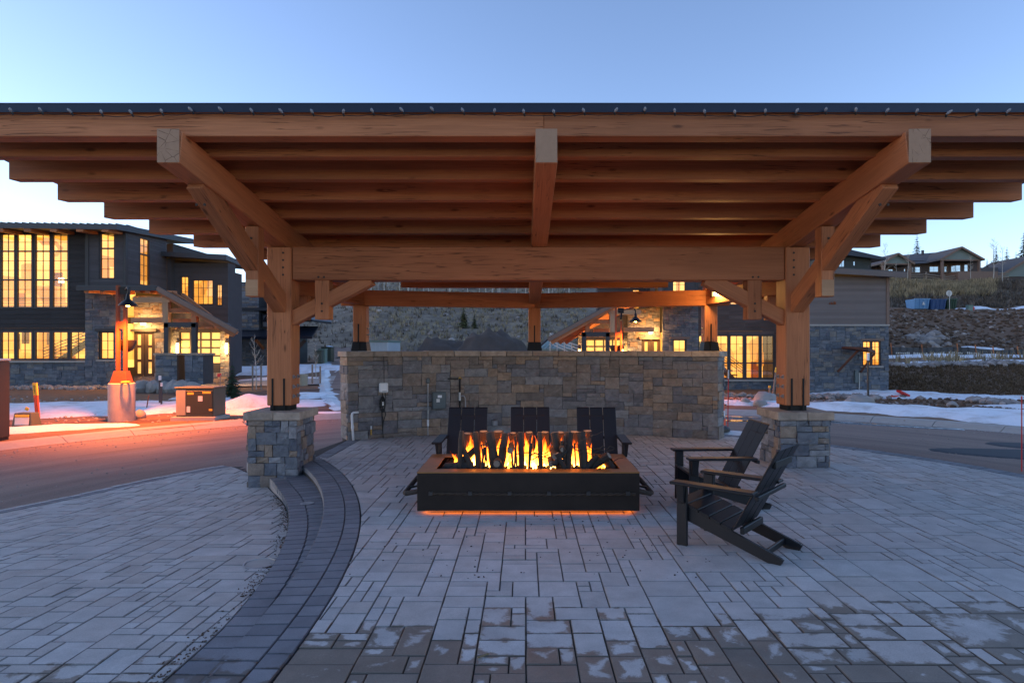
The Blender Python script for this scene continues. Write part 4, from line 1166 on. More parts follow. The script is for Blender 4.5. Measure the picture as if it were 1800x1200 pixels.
def main_house(name, label, ox, oy, oz, mir, right=False):
    h = House(name, label, ox, oy, oz, mir)
    u0_ = PX(186, 32)
    U = lambda px, d=0.: PX(px, 32 + d) - u0_
    Z = lambda py, d=0.: PZ(py, 32 + d)
    WD = 'plum_siding' if right else 'dark_siding'
    # --- timber-clad wing with the big windows
    Lw = U(-75)
    cols = [(-33, -10), (0, 21.5), (28, 52), (60, 84), (91, 115.5)]
    ups = [(U(a) - .1, U(b) + .1, Z(542), Z(409)) for a, b in cols] if not right else [(U(a) - .1, U(b) + .1, Z(515), Z(409)) for a, b in cols]
    if right: los = [(U(a) - .1, U(b) + .1, Z(662), Z(573)) for a, b in cols + [(122, 147)]]
    else: los = [(U(a) - .1, U(b) + .1, Z(633), Z(581)) for a, b in cols + [(122, 147)]]
    zs = los[0][2] - .02
    h.siding(Lw, U(150), zs, Z(397), .12, ups + los, WD, .235)
    for (a, b, c, d) in ups: h.window(a, b, c, d, .12, 2, 3, .09, 'trim_dark', splits=[(c, c + (d - c) * .38, 3), (c + (d - c) * .38, c + (d - c) * .76, 3), (c + (d - c) * .76, d, 2)])
    for (a, b, c, d) in los: h.window(a, b, c, d, .12, 2, 3, .09, 'trim_dark', splits=[(c, c + (d - c) * .36, 2), (c + (d - c) * .36, d, 3)] if right else None)
    h.box('window_sill', 'concrete', Lw, U(150), .0, .2, zs - .1, zs - .003)
    base = -.65
    if zs - .1 > base + .2: h.stone(Lw, U(150), base, zs - .102, .14)
    zf = Z(556)
    h.room(Lw + .1, U(150) - .05, .28, 3.4, zs - .3, zf - .15)
    h.room(Lw + .1, U(150) - .05, .28, 4.2, zf + .15, Z(397) - .1)
    # stair behind the lower windows, railing behind the upper ones
    a, b = (U(62), 1.6, zs - .1), (U(150), 1.6, Z(578))
    h.bar('stair_stringer', 'stair_dark', a, b, .08, .34)
    for k in range(9):
        t = (k + .5) / 9; h.box('stair_tread', 'stair_dark', lerp(a[0], b[0], t) - .2, lerp(a[0], b[0], t) + .14, 1.0, 1.58, lerp(a[2], b[2], t) + .14, lerp(a[2], b[2], t) + .19)
    for k in range(4): h.bar('stair_rail', 'stair_dark', (U(36), 1.55, zs + .15 + k * .16), (U(118), 1.55, Z(578) - .25 + k * .16 - .3), .035)
    for k in range(5): h.bar('balcony_rail', 'stair_dark', (Lw + .3, 1.2, zf + .45 + k * .15), (U(118), 1.2, zf + .45 + k * .15), .03)
    h.box('hanging_lamp', 'sconce_glow', U(41), U(47), 2.4, 2.6, Z(488), Z(479))
    # --- stone pier with a window, siding bay above
    wn_ = (U(174), U(201.5), Z(632), Z(582)); up = (U(174.5), U(203), Z(491), Z(408.5))
    h.stone(U(150) + .01, U(222), base, Z(508), -.02, [wn_] if not right else [(wn_[0], wn_[1], wn_[2] - .35, wn_[3])])
    if right: wn_ = (wn_[0], wn_[1], wn_[2] - .35, wn_[3])
    h.window(*wn_, .05, 2, 3, .08); h.box('lintel', 'trim_brown' if right else 'trim_dark', wn_[0] - .16, wn_[1] + .16, -.1, .1, wn_[3] + .002, wn_[3] + .13); h.box('window_sill', 'concrete', wn_[0] - .1, wn_[1] + .1, -.1, .1, wn_[2] - .08, wn_[2] - .002)
    h.room(wn_[0] - .6, wn_[1] + .5, .2, 2.4, wn_[2] - .4, wn_[3] + .4)
    h.siding(U(153), U(222), Z(506), Z(400), -.02, [up], 'grey_siding', .15)
    h.window(*up, .02, 2, 3, .08, splits=[(up[2], up[2] + (up[3] - up[2]) * .66, 3), (up[2] + (up[3] - up[2]) * .66, up[3], 2)])
    h.box('corner_board', 'trim_dark', U(153) - .06, U(153) + .12, -.07, .05, Z(506), Z(400)); h.box('corner_board', 'trim_dark', U(222) - .12, U(222) + .02, -.075, .1, Z(506), Z(400))
    h.room(up[0] - .8, up[1] + .4, .2, 2.6, up[2] - .3, up[3] + .3)
    # side wall running back, with its own window
    su = U(222); sh = [(1.05, 2.0, Z(498), Z(409))]
    h.siding(.11, 3.6, Z(506), Z(394), su, sh, 'grey_siding', .15, 1)
    h.window(1.05, 2.0, Z(498), Z(409), 0, 2, 3, .08, splits=[(Z(498), Z(440), 3), (Z(440), Z(409), 2)], side=su)
    # --- roof over both
    rz = Z(399, -1.2)
    h.hexa('roof', 'seam_roof', [(Lw - .4, -1.2, rz), (U(232), -1.2, rz - .12), (U(232), 6, rz + .35), (Lw - .4, 6, rz + .5)], [(Lw - .4, -1.2, rz + .26), (U(232), -1.2, rz + .14), (U(232), 6, rz + .6), (Lw - .4, 6, rz + .75)])
    for k in range(26):
        u = lerp(Lw, U(230), k / 25); z = lerp(rz + .26, rz + .14, k / 25); h.bar('roof_seam', 'seam_roof', (u, -1.18, z + .02), (u, 6, z + .49), .04, .06)
    for px in (-10, 32, 79, 123, 168, 211): h.bar('rafter_tail', 'timber', (U(px), -1.15, rz - .14), (U(px), .1, rz - .08), .34, .16)
    # --- entrance porch: level eave, then a long slope over the garage
    d0, d1 = -2.4, 1.3
    pa, pb, pc = (U(135, d0), Z(505, d0)), (U(276, d0), Z(505, d0)), (U(416, d0), Z(581, d0))
    ba, bb, bc = (U(140, d1), pa[1] + .2), (U(280, d1), pb[1] + .2), (U(420, d1), pc[1] + .05)
    for (p, q, p2, q2) in ((pa, pb, ba, bb), (pb, pc, bb, bc)):
        for nm, mt, lo, hi in (('soffit', 'timber', -.06, -.012), ('porch_roof', 'seam_roof', -.01, .1)):
            h.hexa(nm, mt, [(p[0], d0, p[1] + lo), (q[0], d0, q[1] + lo), (q2[0], d1, q2[1] + lo), (p2[0], d1, p2[1] + lo)], [(p[0], d0, p[1] + hi), (q[0], d0, q[1] + hi), (q2[0], d1, q2[1] + hi), (p2[0], d1, p2[1] + hi)])
        h.bar('fascia', 'trim_brown' if p is pb else 'trim_dark', (p[0], d0 - .03, p[1] - .05), (q[0], d0 - .03, q[1] - .05), .05, .22)
    for px in (150, 178, 240, 258): h.bar('rafter_tail', 'timber', (U(px, d0), d0 + .05, pa[1] - .16), (U(px, d0), 0, pa[1] - .05), .22, .18)
    for k, dd in enumerate((-2.25, -1.2, -.3)):
        h.bar('porch_rafter', 'timber', (pb[0] + .02, dd, pb[1] - .18), (U(412, dd), dd, pc[1] - .18), .14, .24)
    h.bar('porch_beam', 'timber_pale', (U(235, -2), -2, Z(527, -2)), (U(300, -2), -2, Z(527, -2)), .2, .26)
    h.bar('porch_beam', 'timber_pale', (U(232, -.5), -.5, Z(563, -.5)), (U(292, -.5), -.5, Z(563, -.5)), .2, .26)
    h.bar('porch_post', 'timber_pale', (U(293, -2), -2, Z(531, -2)), (U(293, -2), -2, Z(567, -2)), .28)
    h.bar('porch_post', 'timber', (U(343, -2), -2, Z(548, -2)), (U(343, -2), -2, Z(568, -2)), .24)
    h.bar('porch_beam', 'timber', (U(300, -1.9), -1.9, Z(546, -1.9)), (U(345, -1.9), -1.9, Z(546, -1.9)), .2, .22)
    h.bar('porch_beam', 'timber', (U(306, -1), -1, Z(564, -1)), (U(345, -1), -1, Z(564, -1)), .2, .2)
    h.bar('porch_bracket', 'timber', (U(397, -1.4), -1.4, Z(583, -1.4)), (U(416, -1.4), -1.4, Z(583, -1.4)), .24, .24)
    # pedestals and steel portal
    for px0, px1 in ((273, 311), (325, 357)):
        dd = -3.0; a, b = U(px0, dd), U(px1, dd); zb = Z(664, dd)
        h.stone(a, b, zb - .3, Z(624, dd), dd, (), 'house_stone'); h.box('pedestal', 'mortar', a + .02, b - .02, dd + .16, dd + 1.0, zb - .3, Z(624, dd))
        h.box('pedestal_cap', 'cap_stone', a - .06, b + .06, dd - .08, dd + 1.05, Z(624, dd), Z(620.5, dd))
    dd = -2.5
    for px in (294, 342): h.bar('steel_post', 'trim_dark', (U(px, dd), dd, Z(622, dd)), (U(px, dd), dd, Z(568, dd)), .22)
    h.bar('steel_lintel', 'trim_dark', (U(290, dd), dd, Z(571, dd)), (U(346, dd), dd, Z(571, dd)), .22, .24)
    # --- entrance wall with double door, garage wall with glazed door
    dr = (U(234, .6), U(272, .6), Z(661, .6), Z(583, .6))
    h.stone(su + .01, U(300, .6), base, Z(520, .6), .6, [dr], 'pier_stone')
    h.box('lintel', 'trim_brown' if right else 'trim_dark', dr[0] - .1, dr[1] + .15, .45, .7, dr[3] + .002, dr[3] + .14)
    for k in (0, 1):
        a, b = lerp(dr[0], dr[1], k * .5) + .01, lerp(dr[0], dr[1], k * .5 + .5) - .01
        zz = [lerp(dr[2], dr[3], t) for t in (0, .06, .32, .38, .64, .7, .94, 1)]
        holes = [(a + .18, b - .18, zz[1], zz[2]), (a + .18, b - .18, zz[3], zz[4]), (a + .18, b - .18, zz[5], zz[6])]
        mb = MB()
        for (p, q, r, w) in grid_cut(a, b, dr[2], dr[3], holes): mb.box(mir * p, mir * q, .66, .72, r, w)
        o = mb.build('door', 'stair_dark', h.root)
        for (p, q, r, w) in holes: h.box('pane', 'lit_pane', p, q, .685, .69, r, w, o)
    gd = (U(315, .9), U(387, .9), Z(655, .9), Z(583, .9)); g1 = U(403, .9)
    h.stone(U(300, .9) + .01, g1, base, Z(574, .9), .9, [gd], 'pier_stone')
    h.hexa('gable_wall', 'house_stone', [(U(300, .9), .92, Z(574, .9) + .01), (g1, .92, Z(574, .9) + .01), (g1, 1.1, Z(574, .9) + .01), (U(300, .9), 1.1, Z(574, .9) + .01)], [(U(300, .9), .92, Z(530, .9)), (g1, .92, Z(570, .9)), (g1, 1.1, Z(570, .9)), (U(300, .9), 1.1, Z(530, .9))])
    h.box('lintel', 'trim_dark', gd[0] - .1, gd[1] + .15, .78, 1., gd[3] + .002, gd[3] + .13)
    mb = MB(); rows_ = [lerp(gd[2] + (gd[3] - gd[2]) * .22, gd[3], k / 4) for k in range(5)]; cols_ = [lerp(gd[0], gd[1], k / 4) for k in range(5)]
    holes = [(a + .045, b - .045, c + .045, d - .045) for a, b in zip(cols_, cols_[1:]) for c, d in zip(rows_, rows_[1:])]
    for (p, q, r, w) in grid_cut(gd[0], gd[1], gd[2], gd[3], holes): mb.box(mir * p, mir * q, 1.0, 1.06, r, w)
    o = mb.build('garage_door', 'trim_dark', h.root)
    for (p, q, r, w) in holes: h.box('pane', 'lit_pane', p, q, 1.028, 1.034, r, w, o)
    for px, n in ((313, 1), (399, 1)):
        u = U(px, .8); z0, z1 = Z(628, .8), Z(603, .8); o = h.box('wall_lamp', 'trim_dark', u - .09, u + .09, .76, .88, z1, z1 + .1); h.box('bulb', 'sconce_glow', u - .05, u + .05, .70, .78, z0 + .2, z1 - .002, o)
        lamp('wall_lamp_light', (mir * u, .45, (z0 + z1) / 2), 62, (1, .50, .14), .1, h.root)
    u = U(253, .5); o = h.box('door_lamp', 'trim_dark', u - .1, u + .1, .38, .55, Z(566, .5), Z(563, .5)); h.box('bulb', 'sconce_glow', u - .09, u + .09, .36, .53, Z(571, .5), Z(566, .5) - .002, o)
    lamp('door_lamp_light', (mir * u, -.1, Z(574, .5)), 80, (1, .48, .13), .12, h.root)
    # --- upper rear wing over the garage
    dd = 4.0
    ws = [(U(317, dd), U(333, dd), Z(526, dd), Z(485, dd)), (U(338, dd), U(376, dd), Z(536, dd), Z(491, dd)), (U(380, dd), U(392, dd), Z(538, dd), Z(499, dd))]
    h.siding(U(306, dd), U(401, dd), Z(600, dd), Z(462, dd), dd, ws, 'grey_siding', .16)
    h.box('side_wall', 'grey_siding', su + .02, U(306, dd) + .02, 3.62, 4.1, Z(520, dd), Z(455, dd))
    for k, w in enumerate(ws): h.window(*w, dd, (2, 4, 2)[k], 3, .07)
    h.room(U(310, dd), U(397, dd), dd + .12, dd + .8, Z(548, dd), Z(478, dd)); h.box('side_wall', 'grey_siding', U(401, dd) - .08, U(401, dd), dd + .11, dd + .9, Z(600, dd), Z(462, dd))
    h.hexa('roof', 'seam_roof', [(U(268, dd), dd - 1, Z(452, dd)), (U(412, dd), dd - 1, Z(461, dd)), (U(375, dd), dd + 5, Z(456, dd)), (U(268, dd), dd + 5, Z(446, dd))], [(U(268, dd), dd - 1, Z(445, dd)), (U(412, dd), dd - 1, Z(452, dd)), (U(375, dd), dd + 5, Z(448, dd)), (U(268, dd), dd + 5, Z(440, dd))])
    # body behind the facade
    h.box('rear_block', 'grey_siding', Lw + .1, U(215), 4.6, 9, base, Z(402)); h.box('rear_block', 'grey_siding', U(310, dd), U(370, dd), dd + .95, dd + 4, base, Z(468, dd))
    return h, U, Z
main_house('house', 'dark timber and stone house at left with tall lit windows and porch', PX(186, 32), 32, 0, 1)
hr, U_r, Z_r = main_house('house', 'plum timber and stone house behind the wall at right, porch lights on', PX(1196, 36.4), 36.4, -.35, -1, True)
# near wing of the right-hand house
def near_wing():
    Y = 35.; r = hr.root.location
    hh = House.__new__(House); hh.root = hr.root; hh.m = 1; hh.rng = random.Random(77); hh.Y0 = Y
    X = lambda px: PX(px, Y) - r.x
    Zl = lambda py: PZ(py, Y) - r.z
    d = Y - r.y
    a, b = X(1398), X(1562)
    wn_ = (X(1515.5), X(1548.5), Zl(643), Zl(599))
    hh.stone(a, b, Zl(698), Zl(573), d, [wn_], 'house_stone')
    hh.box('band_board', 'concrete', a, b + .03, d - .07, d + .1, Zl(573) + .003, Zl(570))
    hh.siding(a, b, Zl(570), Zl(486), d, (), 'taupe_siding', .165)
    for x0, x1 in ((b - .14, b + .02),): hh.box('corner_board', 'trim_brown', x0, x1, d - .06, d + .1, Zl(570), Zl(486))
    hh.window(*wn_[:2], wn_[2], wn_[3], d + .04, 4, 4, .07, 'trim_dark'); hh.box('mullion', 'trim_dark', (wn_[0] + wn_[1]) / 2 - .06, (wn_[0] + wn_[1]) / 2 + .06, d + .0, d + .1, wn_[2] + .02, wn_[3] - .02)
    hh.box('lintel', 'trim_brown', wn_[0] - .1, wn_[1] + .12, d - .1, d + .1, wn_[3] + .002, wn_[3] + .13); hh.box('window_sill', 'concrete', wn_[0] - .1, wn_[1] + .1, d - .1, d + .05, wn_[2] - .08, wn_[2] - .002)
    hh.room(wn_[0] - .8, wn_[1] + .25, d + .2, d + 1.8, wn_[2] - .5, wn_[3] + .5)
    hh.box('side_wall', 'taupe_siding', b - .1, b, d + .12, d + 8, Zl(698), Zl(486)); hh.box('side_wall', 'grey_siding', a, a + .1, d + .12, d + 8, Zl(698), Zl(486))
    hh.hexa('roof', 'seam_roof', [(a - .3, d - .7, Zl(476)), (b + .55, d - .7, Zl(487)), (b + .55, d + 9, Zl(470)), (a - .3, d + 9, Zl(458))], [(a - .3, d - .7, Zl(468)), (b + .55, d - .7, Zl(480)), (b + .55, d + 9, Zl(462)), (a - .3, d + 9, Zl(450))])
    hh.bar('fascia', 'taupe_siding', (a - .3, d - .74, Zl(475)), (b + .55, d - .74, Zl(486)), .05, .3)
    # number plate bits and the small timber awning beside the window
    for k, w in enumerate((.05, .09, .05, .11, .09)): hh.box('house_number', 'rust', X(1457) + k * .08, X(1457) + k * .08 + w * .6, d - .06, d - .03, Zl(535), Zl(535) + w + .05)
    mb = MB(); mb.hexa([(X(1472), d - 1.3, Zl(612)), (X(1500), d - 1.5, Zl(616)), (X(1532), d - .4, Zl(621)), (X(1478), d - .1, Zl(613))], [(X(1472), d - 1.3, Zl(609)), (X(1500), d - 1.5, Zl(610)), (X(1532), d - .4, Zl(616)), (X(1478), d - .1, Zl(609))]); mb.build('awning', 'rust_wood', hr.root)
    hh.bar('awning_strut', 'rust_wood', (X(1493), d - .9, Zl(616)), (X(1472), d - .05, Zl(653)), .1); hh.bar('awning_strut', 'rust_wood', (X(1529), d - .5, Zl(620)), (X(1512), d - .05, Zl(654)), .1)
    hh.box('meter', 'grey_box', X(1500), X(1506), d - .2, d - .03, Zl(672), Zl(650)); hh.box('conduit', 'galvanised', X(1508), X(1509.5), d - .12, d - .04, Zl(690), Zl(655))
near_wing()

def far_houses():
    # stone house beyond the side street
    Y = 47.; X = lambda px: PX(px, Y); Zz = lambda py: PZ(py, Y)
    h = House('house', 'far dark house with a square stone chimney, behind the left post', X(470), Y, 0); rx = X(470)
    u = lambda px: X(px) - rx
    h.box('wall', 'forest_siding', u(396), u(508), .3, 4, -.6, Zz(575)); h.box('wall', 'forest_siding', u(380), u(455), 2.5, 6, Zz(585), Zz(505))
    h.stone(u(398), u(508), -.6, Zz(597), .28, (), 'house_stone')
    h.stone(u(425), u(456), Zz(580), Zz(498), -.1, (), 'pier_stone'); h.box('chimney', 'mortar', u(425), u(456), .06, 1.6, Zz(580), Zz(498))
    h.box('chimney_cap', 'trim_dark', u(422), u(470), -.2, 1.7, Zz(546), Zz(541)); h.box('chimney_cap', 'trim_dark', u(424), u(457), -.15, 1.65, Zz(498) + .002, Zz(496))
    for p in (408, 459): h.window(u(p), u(p + 14), Zz(575), Zz(552), .2, 1, 2, .07, pane='sky_glass')
    for p in (405, 470): h.window(u(p), u(p + 10), Zz(640), Zz(602), .2, 1, 2, .07, pane='sky_glass')
    h.hexa('porch_roof', 'roof_metal', [(u(392), -2.2, Zz(596)), (u(566), -2.2, Zz(596)), (u(548), 1.5, Zz(576)), (u(392), 1.5, Zz(576))], [(u(392), -2.2, Zz(592)), (u(566), -2.2, Zz(592)), (u(548), 1.5, Zz(572)), (u(392), 1.5, Zz(572))])
    h.bar('porch_post', 'stair_dark', (u(529), -1.5, -.5), (u(529), -1.5, Zz(597)), .35); h.bar('porch_brace', 'stair_dark', (u(531), -1.5, Zz(618)), (u(549), -1.5, Zz(598)), .22)
    for p in (420, 462): h.bar('bracket', 'timber', (u(p), .1, Zz(612)), (u(p), -1.2, Zz(598)), .16)
    h.hexa('roof', 'roof_metal', [(u(380), 1.6, Zz(506)), (u(470), 1.6, Zz(506)), (u(470), 9, Zz(506)), (u(380), 9, Zz(506))], [(u(380), 1.6, Zz(503)), (u(470), 1.6, Zz(503)), (u(470), 9, Zz(503)), (u(380), 9, Zz(503))])
    mb = MB(); g = [(u(472), Zz(562)), (u(548), Zz(562)), (u(508), Zz(500))]
    mb.mesh([(x_, d_, z_) for d_ in (.0, 4.) for x_, z_ in g], [(0, 1, 2), (5, 4, 3), (0, 3, 4, 1), (1, 4, 5, 2), (2, 5, 3, 0)]); mb.build('gable', 'house_brown', h.root)
    for p_, q_ in ((468, 508), (552, 508)): h.hexa('gable_roof', 'roof_metal', [(u(p_), -.5, Zz(566)), (u(q_), -.5, Zz(499)), (u(q_), 4.3, Zz(499)), (u(p_), 4.3, Zz(566))], [(u(p_), -.5, Zz(562)), (u(q_), -.5, Zz(495)), (u(q_), 4.3, Zz(495)), (u(p_), 4.3, Zz(562))])
    # dark green house above the near wing
    Y = 62.; X2 = lambda px: PX(px, Y); Zz2 = lambda py: PZ(py, Y); rx2 = X2(1500)
    h = House('house', 'dark green upper storey house just above the taupe siding wing', rx2, Y, 0); u = lambda px: X2(px) - rx2
    h.siding(u(1440), u(1531), Zz2(500), Zz2(452), 0, [(u(1474), u(1486), Zz2(470), Zz2(456)), (u(1499), u(1505), Zz2(468), Zz2(458)), (u(1526), u(1530), Zz2(477), Zz2(465))], 'forest_siding', .35)
    h.box('rear_block', 'forest_siding', u(1440), u(1531), .4, 7, 0, Zz2(454))
    for a, b, c, d in ((1474, 1486, 470, 456), (1499, 1505, 468, 458), (1526, 1530, 477, 465)): h.window(u(a), u(b), Zz2(c), Zz2(d), .05, 2 if b - a > 8 else 1, 1, .08, 'trim_dark', 'sky_glass')
    h.hexa('roof', 'roof_metal', [(u(1430), -.9, Zz2(444)), (u(1548), -.9, Zz2(459)), (u(1548), 8, Zz2(457)), (u(1430), 8, Zz2(442))], [(u(1430), -.9, Zz2(428)), (u(1548), -.9, Zz2(455)), (u(1520), 8, Zz2(440)), (u(1430), 8, Zz2(426))])
    # long hill house
    Y = 116.; X3 = lambda px: PX(px, Y); Z3 = lambda py: PZ(py, Y); rx3 = X3(1640)
    h = House('house', 'long brown hilltop house with two green gables and shingle roof', rx3, Y, 0); u = lambda px: X3(px) - rx3
    b0 = Z3(500)
    wins = [(1602, 1619, 480, 468), (1633, 1651, 479, 467), (1659, 1667, 479, 466), (1671, 1690, 479, 465), (1694, 1703, 478, 464), (1560, 1571, 482, 472), (1588, 1593, 483, 471)]
    h.siding(u(1545), u(1722), b0, Z3(458), 0, [(u(a), u(b), Z3(c), Z3(d)) for a, b, c, d in wins], 'house_brown', .5)
    h.box('rear_block', 'house_brown', u(1545), u(1722), .5, 12, b0, Z3(458))
    for a, b, c, d in wins: h.window(u(a), u(b), Z3(c), Z3(d), .05, 2 if b - a > 10 else 1, 2, .16, 'trim_brown', 'sky_glass')
    h.hexa('roof', 'shingle', [(u(1535), -1.2, Z3(468)), (u(1724), -1.2, Z3(459)), (u(1724), 13, Z3(459)), (u(1535), 13, Z3(468))], [(u(1541), 5, Z3(447)), (u(1722), 5, Z3(433)), (u(1722), 7, Z3(433)), (u(1541), 7, Z3(447))])
    for a, m, b, zt, zb in ((1652, 1687, 1725, 437, 456), (1548, 1576, 1603, 448, 463)):
        dd = -4.
        q = lambda px: (px - 922) * (Y + dd) / F + CAMX - rx3
        zz = lambda py: PZ(py, Y + dd)
        mb = MB(); mb.mesh([(q(a), dd, zz(zb)), (q(b), dd, zz(zb)), (q(m), dd, zz(zt)), (q(a), dd + .4, zz(zb)), (q(b), dd + .4, zz(zb)), (q(m), dd + .4, zz(zt))], [(0, 1, 2), (5, 4, 3), (0, 3, 4, 1), (1, 4, 5, 2), (2, 5, 3, 0)]); mb.build('gable', 'grey_green', h.root)
        for (c, e) in ((a, m), (b, m)):
            s_ = -1 if c < e else 1
            h.hexa('gable_roof', 'shingle', [(q(c + s_ * 2), dd - .5, zz(zb + 2)), (q(e), dd - .5, zz(zt - 1)), (q(e), 4, zz(zt - 1)), (q(c + s_ * 2), 4, zz(zb + 2))], [(q(c + s_ * 2), dd - .5, zz(zb - 1)), (q(e), dd - .5, zz(zt - 3)), (q(e), 4, zz(zt - 3)), (q(c + s_ * 2), 4, zz(zb - 1))])
            h.bar('bargeboard', 'trim_brown', (q(c + s_ * 2), dd - .55, zz(zb + 1.4)), (q(e), dd - .55, zz(zt - 1.6)), .1, .35)
        h.bar('porch_beam', 'trim_brown', (q(a), dd, zz(zb + 1.2)), (q(b), dd, zz(zb + 1.2)), .3, .25)
        for c in (a + 4, b - 4): h.bar('porch_post', 'trim_brown', (q(c), dd, b0), (q(c), dd, zz(zb)), .36)
    h.box('deck', 'trim_brown', u(1655), u(1722), -4.5, 0, b0, Z3(482)); h.bar('flue', 'trim_dark', (u(1646), 4, Z3(442)), (u(1646), 4, Z3(434)), .35)
    # gable at the right edge
    Y = 122.; X4 = lambda px: PX(px, Y); Z4 = lambda py: PZ(py, Y); rx4 = X4(1800)
    h = House('house', 'grey gabled house with brown eaves at the right edge of the hilltop', rx4, Y, 0); u = lambda px: X4(px) - rx4
    mb = MB(); mb.mesh([(u(1752), 0, Z4(486)), (u(1868), 0, Z4(486)), (u(1810), 0, Z4(452)), (u(1752), 9, Z4(486)), (u(1868), 9, Z4(486)), (u(1810), 9, Z4(452))], [(0, 1, 2), (5, 4, 3), (0, 3, 4, 1)]); mb.build('gable', 'grey_green', h.root)
    h.box('wall', 'house_brown', u(1756), u(1860), .2, 9, Z4(505), Z4(486)); h.box('side_roof', 'shingle', u(1722), u(1768), 2, 9, Z4(492), Z4(468))
    for (c, e, s_) in ((1748, 1810, -1), (1872, 1810, 1)):
        h.hexa('gable_roof', 'shingle', [(u(c), -.8, Z4(488)), (u(e), -.8, Z4(452)), (u(e), 10, Z4(452)), (u(c), 10, Z4(488))], [(u(c), -.8, Z4(486)), (u(e), -.8, Z4(449)), (u(e), 10, Z4(449)), (u(c), 10, Z4(486))]); h.bar('bargeboard', 'trim_brown', (u(c), -.85, Z4(488)), (u(e), -.85, Z4(451.5)), .12, .45)
far_houses()

# ================================================================== street lamps
def street_lamp():
    L = empty('street_lamp')
    mb = MB(); mb.lathe([(.32, -.25), (.32, .93), (.30, .95), (.0, .95)], 64); mb.build('footing', 'concrete', L)
    for x in (-.10, .10):
        mb = MB(); mb.box(x - .035, x + .035, -.05, .05, .95, 3.6 if x < 0 else 3.05); mb.build('post', 'rust', L, bevel=.005)
    mb = MB(); mb.hexa([(-.23, -.16, .952), (.23, -.16, .952), (.23, .16, .952), (-.23, .16, .952)], [(-.16, -.1, 1.27), (.16, -.1, 1.27), (.16, .1, 1.27), (-.16, .1, 1.27)]); mb.build('base_plate', 'rust', L, bevel=.006)
    for z in (2.35, 2.45): pass
    mb = MB(); mb.box(-.06, .06, -.04, .04, 2.42, 2.62); mb.build('spacer', 'rust', L)
    mb = MB(); mb.box(-.02, .20, -.06, .06, 3.35, 3.55); mb.bar((.09, 0, 3.1), (.12, 0, 3.4), .06); mb.build('lamp_arm', 'black_steel', L)
    mb = MB(); mb.lathe([(.03, 3.24), (.045, 3.2), (.05, 3.1), (.13, 3.03), (.215, 2.95), (.225, 2.915), (.20, 2.92), (.12, 2.99), (.04, 3.02)], 24, (.55, -.6, .08)); mb.build('lamp_shade', 'black_steel', L, smooth_=True)
    mb = MB(); mb.tube([(.55, -.6, 3.28), (.55, -.59, 3.42), (.48, -.5, 3.5), (.1, -.02, 3.48)], .022, 8); mb.build('gooseneck', 'black_steel', L)
    mb = MB(); mb.lathe([(.0, 2.90), (.04, 2.91), (.055, 2.95), (.04, 2.99), (0, 3.0)], 12, (.55, -.6, .08)); mb.build('bulb', 'lamp_glow', L)
    mb = MB(); mb.lathe([(.05, 1.78), (.16, 1.84), (.22, 1.98), (.25, 2.1), (.255, 2.12), (.235, 2.11), (.2, 2.0)], 16, (-.05, .28, 0)); mb.build('planter', 'black_plastic', L, smooth_=True)
    l = lamp('street_light', (.55, -.62, 2.93), 900, (1, .20, .026), .1, L, 144)
    return L
sl = street_lamp(); sl.location = (PX(214, 17.0), 17.0, -.22); tag(sl, 'street lamp with orange-lit concrete footing by the left road', 'street lamp', 'street lamps with dark bell shades')
s2 = copy_tree(sl); s2.location = (PX(1087, 24.0), 24.0, -.35); tag(s2, 'street lamp behind the stone wall, in front of the right porch', 'street lamp', 'street lamps with dark bell shades')

# ================================================================== left roadside
def thing(name, label, cat, loc, rz=0, group=None): o = empty(name, loc, rz); return tag(o, label, cat, group)
def part(parent, nm, mat, fn, bevel=0, sm=False): mb = MB(); fn(mb); return mb.build(nm, mat, parent, bevel=bevel, smooth_=sm)
t = thing('transformer', 'dark green pad transformer box with warning labels on concrete slab', 'transformer', (PX(353, 17.3), 17.3, ground(PX(353, 17.3), 17.3)))
t.scale = (.86, .8, 1.0)
part(t, 'pad', 'concrete', lambda b: b.box(-.72, .68, -.5, .6, -.1, .1), .01)
part(t, 'cabinet', 'green_box', lambda b: b.box(-.62, .58, -.36, .5, .1, .86), .015); part(t, 'lid', 'green_box', lambda b: b.box(-.65, .61, -.40, .53, .86, .90), .01)
part(t, 'door', 'deep_green', lambda b: b.box(-.28, .55, -.385, -.362, .16, .80), .006); part(t, 'side_panel', 'utility_tan', lambda b: b.box(-.6, -.3, -.38, -.362, .14, .83), .005)
for a, b_, c, d, m in ((-.24, -.04, .70, .76, 'yellow_paint'), (.24, .5, .73, .78, 'yellow_paint'), (.10, .24, .52, .66, 'pale_sign'), (-.26, -.15, .22, .38, 'pale_sign'), (.44, .55, .26, .31, 'yellow_paint')): part(t, 'warning_label', m, lambda b: b.box(a, b_, -.392, -.386, c, d))
t = thing('utility_pedestal', 'small green utility pedestal with pale label near the orange marker', 'utility box', (PX(47, 15.6), 15.6, ground(PX(47, 15.6), 15.6) + .1))
t.scale = (1.15, 1.15, 1.2)
part(t, 'body', 'green_box', lambda b: b.hexa([(-.22, -.15, -.05), (.22, -.15, -.05), (.22, .15, -.05), (-.22, .15, -.05)], [(-.18, -.12, .24), (.18, -.12, .24), (.18, .12, .24), (-.18, .12, .24)]), .01)
part(t, 'label_plate', 'pale_sign', lambda b: b.hexa([(-.14, -.158, .0), (.16, -.158, .0), (.16, -.15, .0), (-.14, -.15, .0)], [(-.14, -.145, .15), (.16, -.145, .15), (.16, -.13, .15), (-.14, -.13, .15)])); part(t, 'warning_label', 'yellow_paint', lambda b: b.box(-.14, .15, -.145, -.12, .16, .21)); part(t, 'flag', 'yellow_paint', lambda b: b.hexa([(-.05, 0, .3), (.02, 0, .27), (.02, .01, .27), (-.05, .01, .3)], [(-.02, 0, .36), (.05, 0, .33), (.05, .01, .33), (-.02, .01, .36)]))
